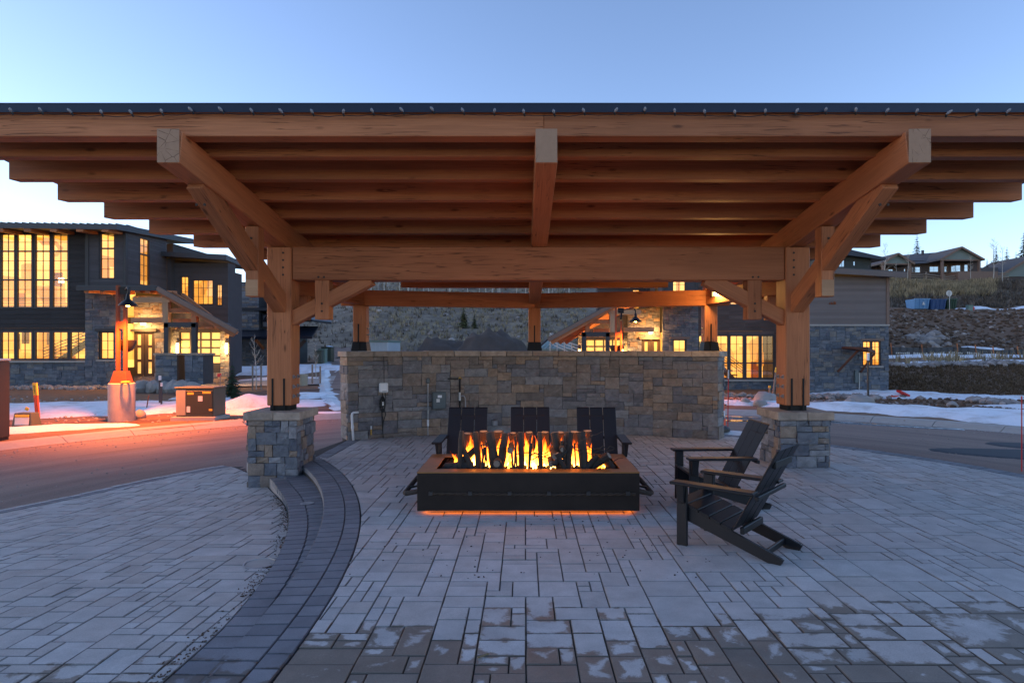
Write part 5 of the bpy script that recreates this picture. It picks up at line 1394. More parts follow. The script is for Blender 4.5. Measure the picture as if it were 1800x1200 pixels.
t = thing('marker_post', 'leaning orange-red marker post with a yellow top', 'marker post', (PX(68, 16.3), 16.3, ground(PX(68, 16.3), 16.3)))
part(t, 'post', 'orange_paint', lambda b: b.hexa([(-.05, -.02, -.1), (.05, -.02, -.1), (.05, .02, -.1), (-.05, .02, -.1)], [(-.12, -.02, .80), (-.02, -.02, .80), (-.02, .02, .80), (-.12, .02, .80)])); part(t, 'top_band', 'yellow_paint', lambda b: b.hexa([(-.121, -.024, .80), (-.019, -.024, .80), (-.019, .024, .80), (-.121, .024, .80)], [(-.15, -.024, 1.12), (-.048, -.024, 1.12), (-.048, .024, 1.12), (-.15, .024, 1.12)]))
part(t, 'lettering', 'black_plastic', lambda b: [b.box(-.105 - k * .002, -.075 - k * .002, -.028, -.0245, .86 + k * .035, .88 + k * .035) for k in range(6)])
t = thing('cabinet', 'brown metal cabinet with ribbed side at the left edge of the picture', 'cabinet', (PX(-47, 13.3), 13.3, ground(PX(-47, 13.3), 13.3)))
part(t, 'body', 'brown_metal', lambda b: b.box(-.46, .46, -.4, .4, .06, 1.72), .02); part(t, 'lid', 'pale_sign', lambda b: b.box(-.48, .48, -.42, .42, 1.722, 1.77), .02); part(t, 'foot', 'black_plastic', lambda b: b.box(-.4, .44, -.38, .38, -.1, .058))
for k in range(5): part(t, 'rib', 'brown_metal', lambda b: b.box(-.4 + k * .19, -.36 + k * .19, -.42, -.401, .12, 1.66))
def stake(name, label, px, Y, h, mat, r=.02, lean=0., top=None, cat='stake', group=None):
    x = PX(px, Y); t = thing(name, label, cat, (x, Y, ground(x, Y)), 0, group); part(t, 'shaft', mat, lambda b: b.bar((0, 0, -.1), (lean, 0, h), r * 2))
    if top: part(t, 'tip', top, lambda b: b.bar((lean * .86, 0, h * .86), (lean * 1.005, 0, h * 1.005), r * 2.6))
stake('stake', 'dark metal stake in the snow right of the lamp footing, pale tip', 281, 21.5, 1.05, 'brown_metal', .025, 0, 'pale_sign')
stake('stake', 'shorter dark stake with pale tip beside the taller snow stake', 283.5, 21.0, .85, 'brown_metal', .02, .01, 'pale_sign')
stake('stake', 'thin leaning twig stake in snow between lamp footing and metal stakes', 256, 20, .5, 'rust', .012, .1)
stake('marker_flag', 'thin wire with a small red flag in front of the garage', 383, 22, 1.05, 'weathered_wood', .012, .1, None, 'flag')
part(bpy.data.objects['marker_flag'], 'flag', 'red_paint', lambda b: b.box(-.02, .12, -.004, .004, .98, 1.1))
for k, px in enumerate((444, 459)): stake('stake', ('left wooden tree stake by the bare sapling, behind the left post', 'right wooden tree stake by the bare sapling, behind the left post')[k], px, 30, 1.15, 'weathered_wood', .03)
for k, (px, Y, h) in enumerate(((549, 34, 1.1), (563, 34, 1.0))): stake('stake', ('left of two thin stakes in snow just right of the left post', 'right of two thin stakes in snow just right of the left post')[k], px, Y, h, 'weathered_wood', .035)
x = PX(532, 33); t = thing('utility_pedestal', 'tan cylinder utility pedestal in snow right of the left post', 'utility box', (x, 33, ground(x, 33))); part(t, 'body', 'utility_tan', lambda b: b.lathe([(.26, -.05), (.26, .5), (.28, .5), (.28, .62), (0, .64)], 14))
for px, Y, w, h, m, lb in ((561, 46, .5, 1.0, 'green_box', 'dark green utility box at the end of the side street, leftmost'), (567.5, 48, .55, 1.1, 'mint_box', 'mint green utility box between two dark ones on the side street'), (576, 50, .8, 1.2, 'green_box', 'large dark green utility box at the far side street, rightmost')):
    x = PX(px, Y); t = thing('utility_box', lb, 'utility box', (x, Y, ground(x, Y))); part(t, 'body', m, lambda b: b.box(-w / 2, w / 2, -w / 2, w / 2, -.1, h), .03); part(t, 'lid', m, lambda b: b.box(-w / 2 - .03, w / 2 + .03, -w / 2 - .03, w / 2 + .03, h + .001, h + .06), .02)
x = PX(-2 + 218, 15.6)
mb = MB(); mb.tube([(.09 * math.cos(a), .09 * math.sin(a), 0) for a in [2 * PI * k / 14 for k in range(15)]], .03, 6, caps=False); o = mb.build('tape_roll', 'yellow_paint'); o.location = (PX(221, 16.75), 16.75, .765); tag(o, 'roll of pale tape lying on top of the lamp footing', 'tape roll')

def grit():
    r = random.Random(21); mb = MB()
    for _ in range(1500):
        a = r.uniform(-.1, PI + .1); R_ = 12.4 - abs(r.gauss(0, .5)) if _ < 1100 else r.uniform(7.0, 12.2); x, y = R_ * math.cos(a), CY + R_ * math.sin(a); q = r.uniform(.004, .016); z = road_z(x, y) + q * .3
        vs, fs = ICO1; mb.mesh([(x + v[0] * q * 1.3, y + v[1] * q, z + v[2] * q * .7) for v in vs], fs, r.random())
    tag(mb.build('grit', 'river_rock'), 'grit and small stones swept along the road edge', None, None, 'stuff')
grit()
# retaining boulders and rocks
rk = random.Random(31)
for k, px in enumerate((238, 252, 271, 289, 304, 321, 338)):
    Y = 28.4; x = PX(px, Y); mb = MB(); mb.rock((0, 0, .2), .42, rk, 0, .8); o = mb.build('boulder', 'boulder'); o.location = (x, Y, ground(x, Y) - .02)
    tag(o, f'{("first", "second", "third", "fourth", "fifth", "sixth", "last")[k]} boulder from the left in the retaining row below the lit porch', 'boulder', 'retaining boulders below the porch')
def rubble(name, label, pts, mat='river_rock', lo=.05, hi=.16, seed=1, base=ground):
    r_ = random.Random(seed); mb = MB()
    for (x, y) in pts:
        r = r_.uniform(lo, hi); vs, fs = ICO1; o = Vector((r_.random() * 99, r_.random() * 99, 0)); sx, sy = r_.uniform(.8, 1.4), r_.uniform(.8, 1.2)
        z = base(x, y) + r * .3
        mb.mesh([(x + v[0] * r * sx * (1 + .4 * mn.noise(Vector(v) + o)), y + v[1] * r * sy * (1 + .4 * mn.noise(Vector(v) * 1.1 + o)), z + v[2] * r * .75) for v in vs], fs, r_.random())
    return tag(mb.build(name, mat), label, None, None, 'stuff')
R2 = random.Random(2)
rubble('cobbles', 'grey cobbles along the foot of the left house', [(PX(R2.uniform(-20, 250), 31) , 31 + R2.gauss(0, .35)) for _ in range(420)], seed=3)
rubble('cobbles', 'pale cobbles along the foot of the right house', [(R2.uniform(PX(1265, 34), PX(1600, 34)), 33.6 + R2.gauss(0, .4)) for _ in range(520)], lo=.06, hi=.2, seed=4)
rubble('cobbles', 'pale stones along the top of the brown bank', [(PX(R2.uniform(1560, 1800), 46), 46 + R2.gauss(0, .5)) for _ in range(420)], lo=.1, hi=.3, seed=5)
rubble('cobbles', 'heap of pale stones at the end of the snow bank', [(PX(R2.gauss(1750, 14), 30), 30 + R2.gauss(0, .5)) for _ in range(110)], lo=.12, hi=.26, seed=6)
rubble('rubble', 'loose stones scattered over the muddy right slope', [(PX(R2.uniform(1562, 1810), y), y) for y in [R2.uniform(58, 84) for _ in range(170)]], lo=.05, hi=.24, seed=7)
rubble('rubble', 'pile of rocks lying on the muddy right slope', [(PX(R2.gauss(1630, 16), y), y) for y in [R2.gauss(66, 1.2) for _ in range(60)]], lo=.15, hi=.55, seed=8)
plain('clod', (.17, .11, .075), .95, .4, 5, 0, .4, 'pos', .2, (1, 1, 1), .6)
rubble('clods', 'brown earth clods on the graded right slope', [(PX(R2.uniform(1558, 1815), y), y) for y in [R2.uniform(57.5, 85) for _ in range(1300)]], 'clod', .05, .26, 41)
rubble('clods', 'brown earth clods on the bank above the snow', [(PX(R2.uniform(1558, 1815), y), y) for y in [R2.uniform(34.5, 45.5) for _ in range(380)]], 'clod', .02, .08, 42)
rubble('gravel', 'gravel and clods in the mud right of the pier', [(PX(R2.uniform(1270, 1680), y), y) for y in [R2.uniform(20.2, 26) for _ in range(520)]], lo=.02, hi=.09, seed=9)
rubble('clods', 'brown clods in the mud before the right house', [(PX(R2.uniform(1265, 1800), y), y) for y in [R2.uniform(19.5, 33) for _ in range(1500)]], 'clod', .02, .1, 43)
rubble('gravel', 'gravel and clods on the left verge', [(PX(R2.uniform(0, 440), y), y) for y in [R2.uniform(16.5, 26) for _ in range(420)]], lo=.015, hi=.05, seed=10)
rubble('rubble', 'rocks strewn on the hillside behind the wall', [(PX(R2.uniform(560, 1010), y), y) for y in [R2.uniform(62, 105) for _ in range(90)]], lo=.08, hi=.35, seed=12)
for px, py, r, lb in ((1512, 713, .30, 'large pale boulder in the mud right of the right pier'), (1495, 716, .2, 'smaller pale boulder just left of the large one in the mud'), (1345, 711, .3, 'pinkish boulder behind the black chairs near survey stakes'), (1337, 714, .2, 'small boulder left of the pinkish boulder near survey stakes'), (1310, 712, .17, 'small flat boulder in the mud right of the wall end'), (1674, 702, .17, 'small grey rock in the dark soil before the snow field'), (245, 723, .16, 'rounded rock in snow right of the lamp footing'), (1354, 712, .17, 'dark boulder touching the right side of the pinkish boulder')):
    Y = (1.7 + .22) * F / (py - 610 + 5); x = PX(px, Y); mb = MB(); mb.rock((0, 0, r * .45), r, rk, 0, .8); o = mb.build('boulder', 'boulder', smooth_=True); o.location = (x, Y, ground(x, Y)); tag(o, lb, 'boulder')

# ================================================================== snow, ice, puddles
def snow(blobs, thick, lb, step=.22, **k): blob_patch('snow', 'snow', blobs, thick, step, label=lb, **k)
snow([(-15.6, 20.2, 5.5, 2.6, .12), (-10.8, 21.3, 4.2, 1.7, .1), (-19.5, 19.5, 5, 2.6, 0)], .16, 'snow field behind the street lamp footing', seed=1)
snow([(-12.9, 14.9, 2.3, .62, .32), (-11.3, 15.7, 1.2, .25, .3)], .10, 'thin snow tongue beside the left kerb', .12, seed=2)
snow([(-9.0, 20.4, 1.0, .6, .2)], .5, 'snow heap right of the transformer', .12, seed=3)
snow([(-8.0, 18.9, 1.6, .4, .1)], .16, 'snow strip behind the left pier', .12, seed=4)
snow([(-9.3, 25.5, 1.5, 1.3, .1), (-12.5, 24.5, 1.5, .4, 0)], .14, 'snow patch right of the left post', .15, seed=5)
snow([(-18.5, 42, 6.5, 3.2, .1), (-14.5, 36.5, 2.2, .5, .2)], .2, 'snow field in front of the far house', .4, seed=6)
snow([(-5.7, 18.55, 1.3, .2, -.05)], .06, 'snow line on the kerb left of the wall', .1, seed=7)
snow([(12.9, 15.6, 3.6, 2.4, -.5), (17.5, 15, 5.5, 4.5, 0), (9.6, 18.0, 3.0, .9, -.55), (6.4, 19.9, 2.4, .3, -.25)], .16, 'snow field right of the right pier', seed=8)
snow([(20.3, 34.2, 5, 1.4, -.12), (25.2, 32.3, 3.4, .7, -.12)], .25, 'snow bank beside the stone corner', .3, seed=9)
snow([(40, 53, 20, .8, 0)], .2, 'long snow strip below the silt fence', .4, nz=.3, seed=10)
snow([(36, 47.6, 17, .75, 0)], .2, 'lower snow strip above the brown bank', .4, nz=.3, seed=11)
snow([(63, 88.5, 7, .9, 0), (75, 89.5, 6, 1, 0)], .25, 'snow along the upper road', .6, nz=.3, seed=12)
snow([(45.5, 62.5, 2.3, .5, 0)], .2, 'small snow streak on the muddy slope', .4, nz=.3, seed=13)
snow([(25.2, 27.8, 5.5, 1.1, -.05)], .18, 'snow strip at the right edge below the bank', .3, seed=14)
for k, (px, Y, rx, ry) in enumerate(((750, 97, 1.6, 3.2), (898, 92, 1.6, .9), (965, 92, 2.6, 1.7), (1000, 90, 1.8, 1.2), (985, 118, 3, 1.6), (740, 120, 3, 1))): snow([(PX(px, Y), Y, rx, ry, 0)], .3, f'{("lower", "small", "wide", "right", "upper right", "upper left")[k]} snow patch on the far hillside', .4, seed=20 + k)
snow([(3.85, 12.75, .55, .2, -.2), (3.2, 12.9, .6, .2, -.1)], .08, 'snow lying behind the right end of the wall', .07, base=lambda x, y: road_z(x, y) if math.hypot(x, y - CY) > 6.7 else 0., seed=15)
def gutter():
    mb = MB(); pl = [(-5.6, 18.7), (-7.0, 22.0), (-8.3, 25.6), (-10.6, 32.5), (-13.6, 42), (-16.5, 52), (-19.5, 62)]; prev = None
    for k in range(61):
        t = k / 60 * (len(pl) - 1); i = min(int(t), len(pl) - 2); f = t - i; x, y = lerp(pl[i][0], pl[i + 1][0], f), lerp(pl[i][1], pl[i + 1][1], f)
        w0, w1 = .28 + .22 * mn.noise(Vector((0, y * .8, 0))), .32 + .25 * mn.noise(Vector((7, y * .9, 0)))
        cur = [(x - w0, y, ground(x - w0, y) + .055), (x, y, ground(x, y) + .085), (x + w1, y, ground(x + w1, y) + .055)]
        if prev: mb.face([prev[0], prev[1], cur[1], cur[0]]); mb.face([prev[1], prev[2], cur[2], cur[1]])
        prev = cur
    tag(mb.build('ice', 'ice', smooth_=True), 'glazed ice running down the side street gutter', None, None, 'stuff')
gutter()
blob_patch('puddle', 'wet_road', [(8.6, 10.3, 1.9, .7, -.1), (9.6, 11.1, 1.5, .6, -.4)], .014, .08, .02, road_z, power=.02, nz=.3, label='dark puddle on the road at the right edge', seed=31)
blob_patch('puddle', 'water', [(7.6, 15.55, 2.6, .36, -.62), (5.6, 16.8, 1.8, .3, -.4)], .02, .08, .02, road_z, power=.02, nz=.3, label='puddle along the kerb right of the right pier', seed=32)
blob_patch('puddle', 'water', [(4.6, 15.9, 1.1, .35, -.3)], .012, .08, .02, road_z, nz=.3, label='puddle behind the right end of the wall', seed=33)
blob_patch('soil', 'mulch', [(-9.2, 19.6, 3.2, .8, -.1), (-12.0, 16.6, 3.0, .6, .35)], .03, .15, .03, label='reddish soil around the transformer and lamp footing', seed=34)
blob_patch('soil', 'mulch', [(-9.6, 29, 3.0, 1.6, 0), (-13.5, 27.5, 2.5, 1.2, 0)], .05, .2, .03, label='dark mulch bed before the driveway', seed=35)
o = blob_patch('dirt_pile', 'dirt_pile', [(PX(866, 52), 52, 3.3, 2.8, 0)], 2.2, .22, .05, label='dark mound of soil seen over the wall between two posts', nz=.25, freq=.35, kind=None, seed=36, power=1.1)
mp_ = blob_patch('dirt_pile', 'dirt_pile', [(PX(800, 53), 53, 3.4, 2.4, 0), (PX(762, 53), 53.2, 1.8, 1.6, 0)], 1.75, .22, .05, label='low dark ridge of soil left of the taller mound', nz=.3, freq=.5, kind=None, seed=37, power=.9); tag(mp_, None, 'soil mound')
tag(o, None, 'soil mound')

# ================================================================== vegetation
def conifer(h, seed, mat='needles', spread=.19):
    r = random.Random(seed); t = empty('conifer_tree')
    mb = MB(); mb.tube([(0, 0, -.3), (0, 0, h * .5), (0, 0, h * .98)], [h * .016, h * .010, h * .002], 6); mb.build('trunk', 'bark', t)
    mb = MB(); z = h * .07
    while z < h * .985:
        f = z / h; rad = h * spread * (1 - f) ** .85 * r.uniform(.75, 1.12) + h * .006; n = max(5, int(11 - 5 * f))
        a0 = r.random() * 6
        for k in range(n):
            if r.random() < .1: continue
            a = a0 + 2 * PI * k / n + r.uniform(-.3, .3); L = rad * r.uniform(.65, 1.15); dr = L * r.uniform(.2, .5)
            tip = Vector((math.cos(a) * L, math.sin(a) * L, z - dr)); root = Vector((0, 0, z)); d = tip - root; side = Vector((-math.sin(a), math.cos(a), 0))
            for j in range(6):
                s0 = .2 + j * .15; p = root + d * s0; w = L * .46 * (1.15 - s0 * .6)
                for sg in (-1, 1):
                    q = p + side * sg * w * r.uniform(.7, 1.2) + d * r.uniform(.1, .3) + Vector((0, 0, r.uniform(-.1, .02) * L))
                    mb.face([p - d * .07, q, p + d * .16 + Vector((0, 0, -.02 * L))])
        z += h * r.uniform(.028, .045)
    mb.build('crown', mat, t)
    return t
def aspen(h, seed):
    r = random.Random(seed); t = empty('bare_aspen')
    pts = [(0, 0, -.3)]; rd = [h * .013]
    for k in range(1, 9): pts.append((pts[-1][0] + r.uniform(-.012, .012) * h, pts[-1][1] + r.uniform(-.01, .01) * h, h * k / 8)); rd.append(h * .013 * (1 - k / 8.6))
    mb = MB(); mb.tube(pts, rd, 5); mb.build('trunk', 'aspen_bark', t)
    mb = MB()
    def br(p, d, L, w, dep):
        q = p + d * L * .5 + Vector((r.uniform(-.06, .06), r.uniform(-.06, .06), .04)) * L; e = q + d * L * .5 + Vector((0, 0, .12 * L))
        mb.tube([p, q, e], [w, w * .7, w * .3], 3, caps=False)
        if dep:
            for _ in range(3):
                s = r.uniform(.3, .95); b = p.lerp(e, s); nd_ = (d + Vector((r.uniform(-.8, .8), r.uniform(-.8, .8), r.uniform(-.1, .7)))).normalized(); br(b, nd_, L * r.uniform(.35, .6), w * .55, dep - 1)
    for k in range(16):
        i = r.uniform(2.6, 7.8); a = int(i); f = i - a; p = Vector(pts[a]).lerp(Vector(pts[a + 1]), f); an = r.random() * 6.28; d = Vector((math.cos(an), math.sin(an), r.uniform(.5, 1.2))).normalized()
        br(p, d, h * r.uniform(.1, .2) * (1.25 - i / 9), h * .0035, 2)
    mb.build('crown', 'aspen_bark', t)
    return t
def hill_at(px, Y, dz=0.): x = PX(px, Y); return (x, Y, ground(x, Y) + dz)
spruce = conifer(1.55, 1, 'needles', .30); x = PX(408, 24.5); spruce.location = (x, 24.5, ground(x, 24.5)); tag(spruce, 'small dark spruce growing beside the garage and driveway', 'spruce tree')
con = [conifer(8, 40 + k, 'needles', .185) for k in range(3)]; asp = [aspen(8, 60 + k) for k in range(3)]
used = set()
def put(proto, loc, s, label, cat, group=None, rz=0.):
    o = proto if id(proto) not in used else copy_tree(proto); used.add(id(proto))
    o.location = loc; o.scale = (s, s, s); o.rotation_euler = (0, 0, rz); tag(o, label, cat, group); return o
rt = random.Random(77)
put(con[0], hill_at(1612, 128), 1.35, 'tall dark pine rising behind the long hilltop house roof', 'pine tree')
for px, Y, s, lb in ((1735, 126, .72, 'small pine right of the long hilltop house, leftmost of its cluster'), (1751, 130, 1.05, 'pine in the middle of the hilltop cluster, behind bare aspens'), (1770, 128, 1.02, 'narrow dark pine second from the right edge of the hilltop'), (1786, 134, .9, 'pine just left of the tallest one at the right edge'), (1799, 126, 1.4, 'tallest pine at the right edge of the hilltop')):
    put(con[rt.randrange(3)], hill_at(px, Y), s, lb, 'pine tree', None, rt.random() * 6)
for px, Y, s, lb in ((1556, 108, .92, 'tall bare aspen left of the hilltop house'), (1596, 109, .7, 'bare aspen before the left gable of the hilltop house'), (1575, 109, .5, 'short bare aspen under the left gable of the hilltop house'), (1706, 110, .62, 'bare aspen before the right porch of the hilltop house'), (1746, 110, 1.0, 'tall bare aspen right of the hilltop house'), (1762, 110, .8, 'bare aspen with pale straight trunk near the right fence')):
    put(asp[rt.randrange(3)], hill_at(px, Y), s, lb, 'aspen tree', None, rt.random() * 6)
for k in range(46):
    px = rt.uniform(600, 1012) if k > 12 else rt.uniform(640, 760); put(con[rt.randrange(3)], hill_at(px, rt.uniform(120, 146)), rt.uniform(.7, 1.35), 'dark conifer in the belt of trees along the hill behind the pavilion', 'conifer tree', 'conifers on the hill behind the pavilion', rt.random() * 6)
for k in range(52):
    put(asp[rt.randrange(3)], hill_at(rt.uniform(545, 1015), rt.uniform(84, 108)), rt.uniform(.6, 1.1), 'bare pale aspen on the hill behind the pavilion', 'aspen tree', 'bare aspens on the hill behind the pavilion', rt.random() * 6)
for px, Y, s, lb in ((815, 72, .31, 'larger of two small yellowish pines above the soil mound'), (834, 72, .2, 'smaller of two small yellowish pines above the soil mound')):
    o = conifer(8, 90 + int(px), 'needles_yellow', .27); o.location = hill_at(px, Y); o.scale = (s * 1.1,) * 3; tag(o, lb, 'pine tree')
sap = aspen(2.6, 7); sap.name = 'sapling'; sap.location = hill_at(451, 30.3); tag(sap, 'bare sapling tied between two stakes behind the left post', 'sapling')
sap = aspen(2.2, 8); sap.name = 'sapling'; sap.location = hill_at(556, 36); tag(sap, 'bare sapling in snow between thin stakes right of the left post', 'sapling')

def tufts(name, label, n, fpos, mat, h0, h1, seed, w=.05, blades=5):
    r = random.Random(seed); mb = MB()
    for _ in range(n):
        x, y = fpos(r); z = ground(x, y); s = r.uniform(h0, h1); t = r.random()
        for b in range(blades):
            a = r.random() * 6.28; d = Vector((math.cos(a), math.sin(a), 0)); c = Vector((x, y, z - .03)) + d * r.random() * s * .35; tip = c + d * s * r.uniform(.1, .6) + Vector((0, 0, s * r.uniform(.6, 1))); sd = Vector((-d.y, d.x, 0)) * w * s * 2
            mb.face([c - sd, c + sd, tip], t)
    tag(mb.build(name, mat), label, None, None, 'stuff')
def on_hill(p0, p1, y0, y1):
    def f(r): y = r.uniform(y0, y1); return PX(r.uniform(p0, p1), y), y
    return f
tufts('grass', 'dry pale grass on the slope below the hilltop house', 3600, on_hill(1540, 1750, 98, 112), 'dry_grass', .5, 1.3, 1, .04)
tufts('brush', 'grey sage brush on the lower right slope', 2600, on_hill(1540, 1830, 91, 112), 'brush', .4, 1.0, 2, .06)
tufts('brush', 'grey brush covering the hillside behind the pavilion', 1500, on_hill(530, 1030, 56, 118), 'brush', .25, .7, 3, .05)
tufts('grass', 'dry grass patches on the hillside behind the pavilion', 2600, on_hill(640, 1030, 60, 110), 'dry_grass', .25, .6, 4, .05)
tufts('grass', 'short brown matted grass on the bank at right', 5200, on_hill(1556, 1815, 34.5, 46), 'matted_grass', .08, .24, 7, .08)
tufts('grass', 'dead grass tufts by the lower rocks at right', 60, on_hill(1570, 1810, 46, 52), 'dry_grass', .3, 1.1, 5, .03, 9)

# ================================================================== right hillside furniture
def silt_fence():
    t = thing('silt_fence', 'long dark silt fence on orange stakes across the right slope', 'fence', (0, 0, 0)); xs = [PX(1556 + 12 * k, 56) for k in range(23)]
    mb = MB()
    for a, b in zip(xs, xs[1:]):
        for q in range(5):
            x0, x1 = lerp(a, b, q / 4), lerp(a, b, (q + 1) / 4); y0, y1 = 56 + .08 * math.sin(x0 * 2), 56 + .08 * math.sin(x1 * 2); sag = .06
            mb.hexa([(x0, y0, ground(x0, 56) - .15), (x1, y1, ground(x1, 56) - .15), (x1, y1 + .01, ground(x1, 56) - .15), (x0, y0 + .01, ground(x0, 56) - .15)], [(x0, y0, ground(x0, 56) + .72), (x1, y1, ground(x1, 56) + .72), (x1, y1 + .01, ground(x1, 56) + .72), (x0, y0 + .01, ground(x0, 56) + .72)])
    mb.build('fabric', 'silt_cloth', t)
    for k, px in enumerate((1568, 1622, 1684, 1716, 1747, 1790)): x = PX(px, 55.95); part(t, 'stake', 'timber', lambda b: b.bar((x, 55.93, ground(x, 56) - .2), (x - .1, 55.93, ground(x, 56) + 1.05), .07))
    # printed marks on the cloth
    mb = MB(); r = random.Random(4)
    for px in (1575, 1606, 1636, 1668, 1700, 1735, 1772):
        for k in range(8): x = PX(px, 55.85) + k * .16; mb.box(x, x + .1, 55.86, 55.866, ground(x, 56) + .12, ground(x, 56) + .12 + r.uniform(.1, .2))
    mb.build('print', 'pale_sign', t)
silt_fence()
def dumpster(px0, px1, mat, lb):
    Y = 87.; w = PX(px1, Y) - PX(px0, Y) - .05; x = (PX(px0, Y) + PX(px1, Y)) / 2; t = thing('dumpster', lb, 'dumpster', (x, Y, ground(x, Y) - .1), 0, 'dumpsters on the upper road')
    part(t, 'bin', mat, lambda b: b.hexa([(-w / 2 + .1, -.9, 0), (w / 2 - .1, -.9, 0), (w / 2 - .1, .9, 0), (-w / 2 + .1, .9, 0)], [(-w / 2, -1.1, 1.35), (w / 2, -1.1, 1.35), (w / 2, 1.1, 1.35), (-w / 2, 1.1, 1.35)]), .03)
    for k in range(4): xx = -w / 2 + .25 + k * (w - .5) / 3; part(t, 'rib', mat, lambda b: b.bar((xx, -.95, .08), (xx, -1.13, 1.3), .1))
    part(t, 'lip', mat, lambda b: b.box(-w / 2 - .06, w / 2 + .06, -1.16, -1.0, 1.3, 1.42))
    return t, w
t, w = dumpster(1599, 1626, 'dumpster_blue', 'light blue dumpster with pale emblem on the upper road'); part(t, 'emblem', 'pale_sign', lambda b: (b.box(-.06, .3, -1.2, -1.14, .55, .68), b.box(.03, .2, -1.2, -1.14, .69, .92)))
dumpster(1627, 1655, 'dumpster_navy', 'navy blue dumpster between light blue and green ones'); dumpster(1656, 1674, 'dumpster_green', 'dark green dumpster, rightmost on the upper road')
x = PX(1669, 85); t = thing('stop_sign', 'pale octagonal back of a road sign above the dumpsters', 'road sign', (x, 85, ground(x, 85))); part(t, 'pole', 'galvanised', lambda b: b.bar((0, 0, -.2), (0, 0, 2.6), .07)); part(t, 'sign_plate', 'pale_sign', lambda b: b.mesh([(.42 * math.cos(PI / 8 + k * PI / 4), yy, 2.3 + .42 * math.sin(PI / 8 + k * PI / 4)) for yy in (.05, .08) for k in range(8)], [tuple(range(8)), tuple(range(15, 7, -1))] + [(k, (k + 1) % 8, 8 + (k + 1) % 8, 8 + k) for k in range(8)]))
x = PX(1704, 87); t = thing('utility_box', 'mint green utility box beside a red hydrant on the upper road', 'utility box', (x, 87, ground(x, 87))); part(t, 'body', 'mint_box', lambda b: b.box(-.32, .32, -.3, .3, -.1, .7), .03); part(t, 'lid', 'mint_box', lambda b: b.box(-.35, .35, -.33, .33, .702, .76), .02)
x = PX(1710, 87); t = thing('hydrant', 'red fire hydrant beside the mint utility box', 'hydrant', (x, 87, ground(x, 87))); part(t, 'body', 'red_paint', lambda b: b.lathe([(.16, -.1), (.16, .3), (.2, .32), (.2, .4), (.15, .5), (0, .62)], 10)); part(t, 'nozzle', 'red_paint', lambda b: b.tube([(-.28, 0, .3), (.28, 0, .3)], .08, 8))
def log_fence():
    t = thing('log_fence', 'stacked split-rail log fence along the hilltop', 'fence', (0, 0, 0)); r = random.Random(6); pxs = [1560, 1594, 1628, 1660, 1697, 1732]
    for k, (a, b) in enumerate(zip(pxs, pxs[1:] + [1768])):
        Y = 112.2; x0, x1 = PX(a, Y), PX(b, Y)
        for j in range(4):
            za, zb = ground(x0, Y) + .25 + j * .42, ground(x1, Y) + .25 + j * .42; part(t, 'rail', 'weathered_wood', lambda m: m.tube([(x0 - .5, Y + r.uniform(-.2, .2), za + r.uniform(-.08, .08)), (x1 + .5, Y + r.uniform(-.2, .2), zb + r.uniform(-.08, .08))], .11, 6))
        part(t, 'post', 'weathered_wood', lambda m: m.tube([(x0, Y, ground(x0, Y) - .3), (x0, Y, ground(x0, Y) + 1.9)], .16, 6))
log_fence()
# containers and roof seen over the wall
x = PX(662, 50); t = thing('shipping_container', 'white ribbed container top showing over the left of the wall', 'container', (x, 50, ground(x, 50))); zt = PZ(601, 50) - ground(x, 50)
part(t, 'body', 'container_white', lambda b: b.box(-1.5, .9, 0, 5, 0, zt), .03)
for k in range(8): part(t, 'rib', 'container_white', lambda b: b.box(-1.45 + k * .32, -1.37 + k * .32, -.05, -.001, .05, zt - .05))
part(t, 'roof_rail', 'mint_box', lambda b: b.box(-1.55, .95, -.08, 5.05, zt + .001, zt + .12))
x = PX(975, 44); t = thing('shed_roof', 'pale green metal roof of a low building beyond the wall', 'shed', (x, 44, ground(x, 44))); g0 = ground(x, 44)
u = lambda px: PX(px, 44) - x; zz = lambda py: PZ(py, 44) - g0
part(t, 'roof', 'green_roof', lambda b: b.hexa([(u(945), 0, zz(616)), (u(1008), 0, zz(616)), (u(1008), 5, zz(600)), (u(972), 5, zz(594))], [(u(945), 0, zz(613)), (u(1008), 0, zz(613)), (u(1008), 5, zz(597)), (u(972), 5, zz(591))])); part(t, 'wall', 'forest_siding', lambda b: b.box(u(950), u(1005), .2, 5, 0, zz(617))); part(t, 'ridge', 'trim_dark', lambda b: b.bar((u(944), -.02, zz(613)), (u(968), .4, zz(592)), .1))
for k in range(7): part(t, 'roof_seam', 'green_roof', lambda b: b.bar((u(952 + 8 * k), 0, zz(612.5)), (u(974 + 5 * k), 4.9, zz(593.2) - .05), .05))
t = thing('curved_railing', 'pale curved pipe railing above the green shed roof', 'railing', (0, 0, 0)); pts = [(PX(967 + 46 * k / 8, 42), 42 - .3 * k, PZ(586 + 22 * (k / 8) ** .7, 42)) for k in range(9)]
for j in range(4): part(t, 'rail', 'pale_sign', lambda b: b.tube([(p[0], p[1], p[2] - j * .19) for p in pts], .025, 5))
for k in range(0, 9, 2): part(t, 'post', 'pale_sign', lambda b: b.bar((pts[k][0], pts[k][1], pts[k][2] + .05), (pts[k][0], pts[k][1], pts[k][2] - 1.6), .05))
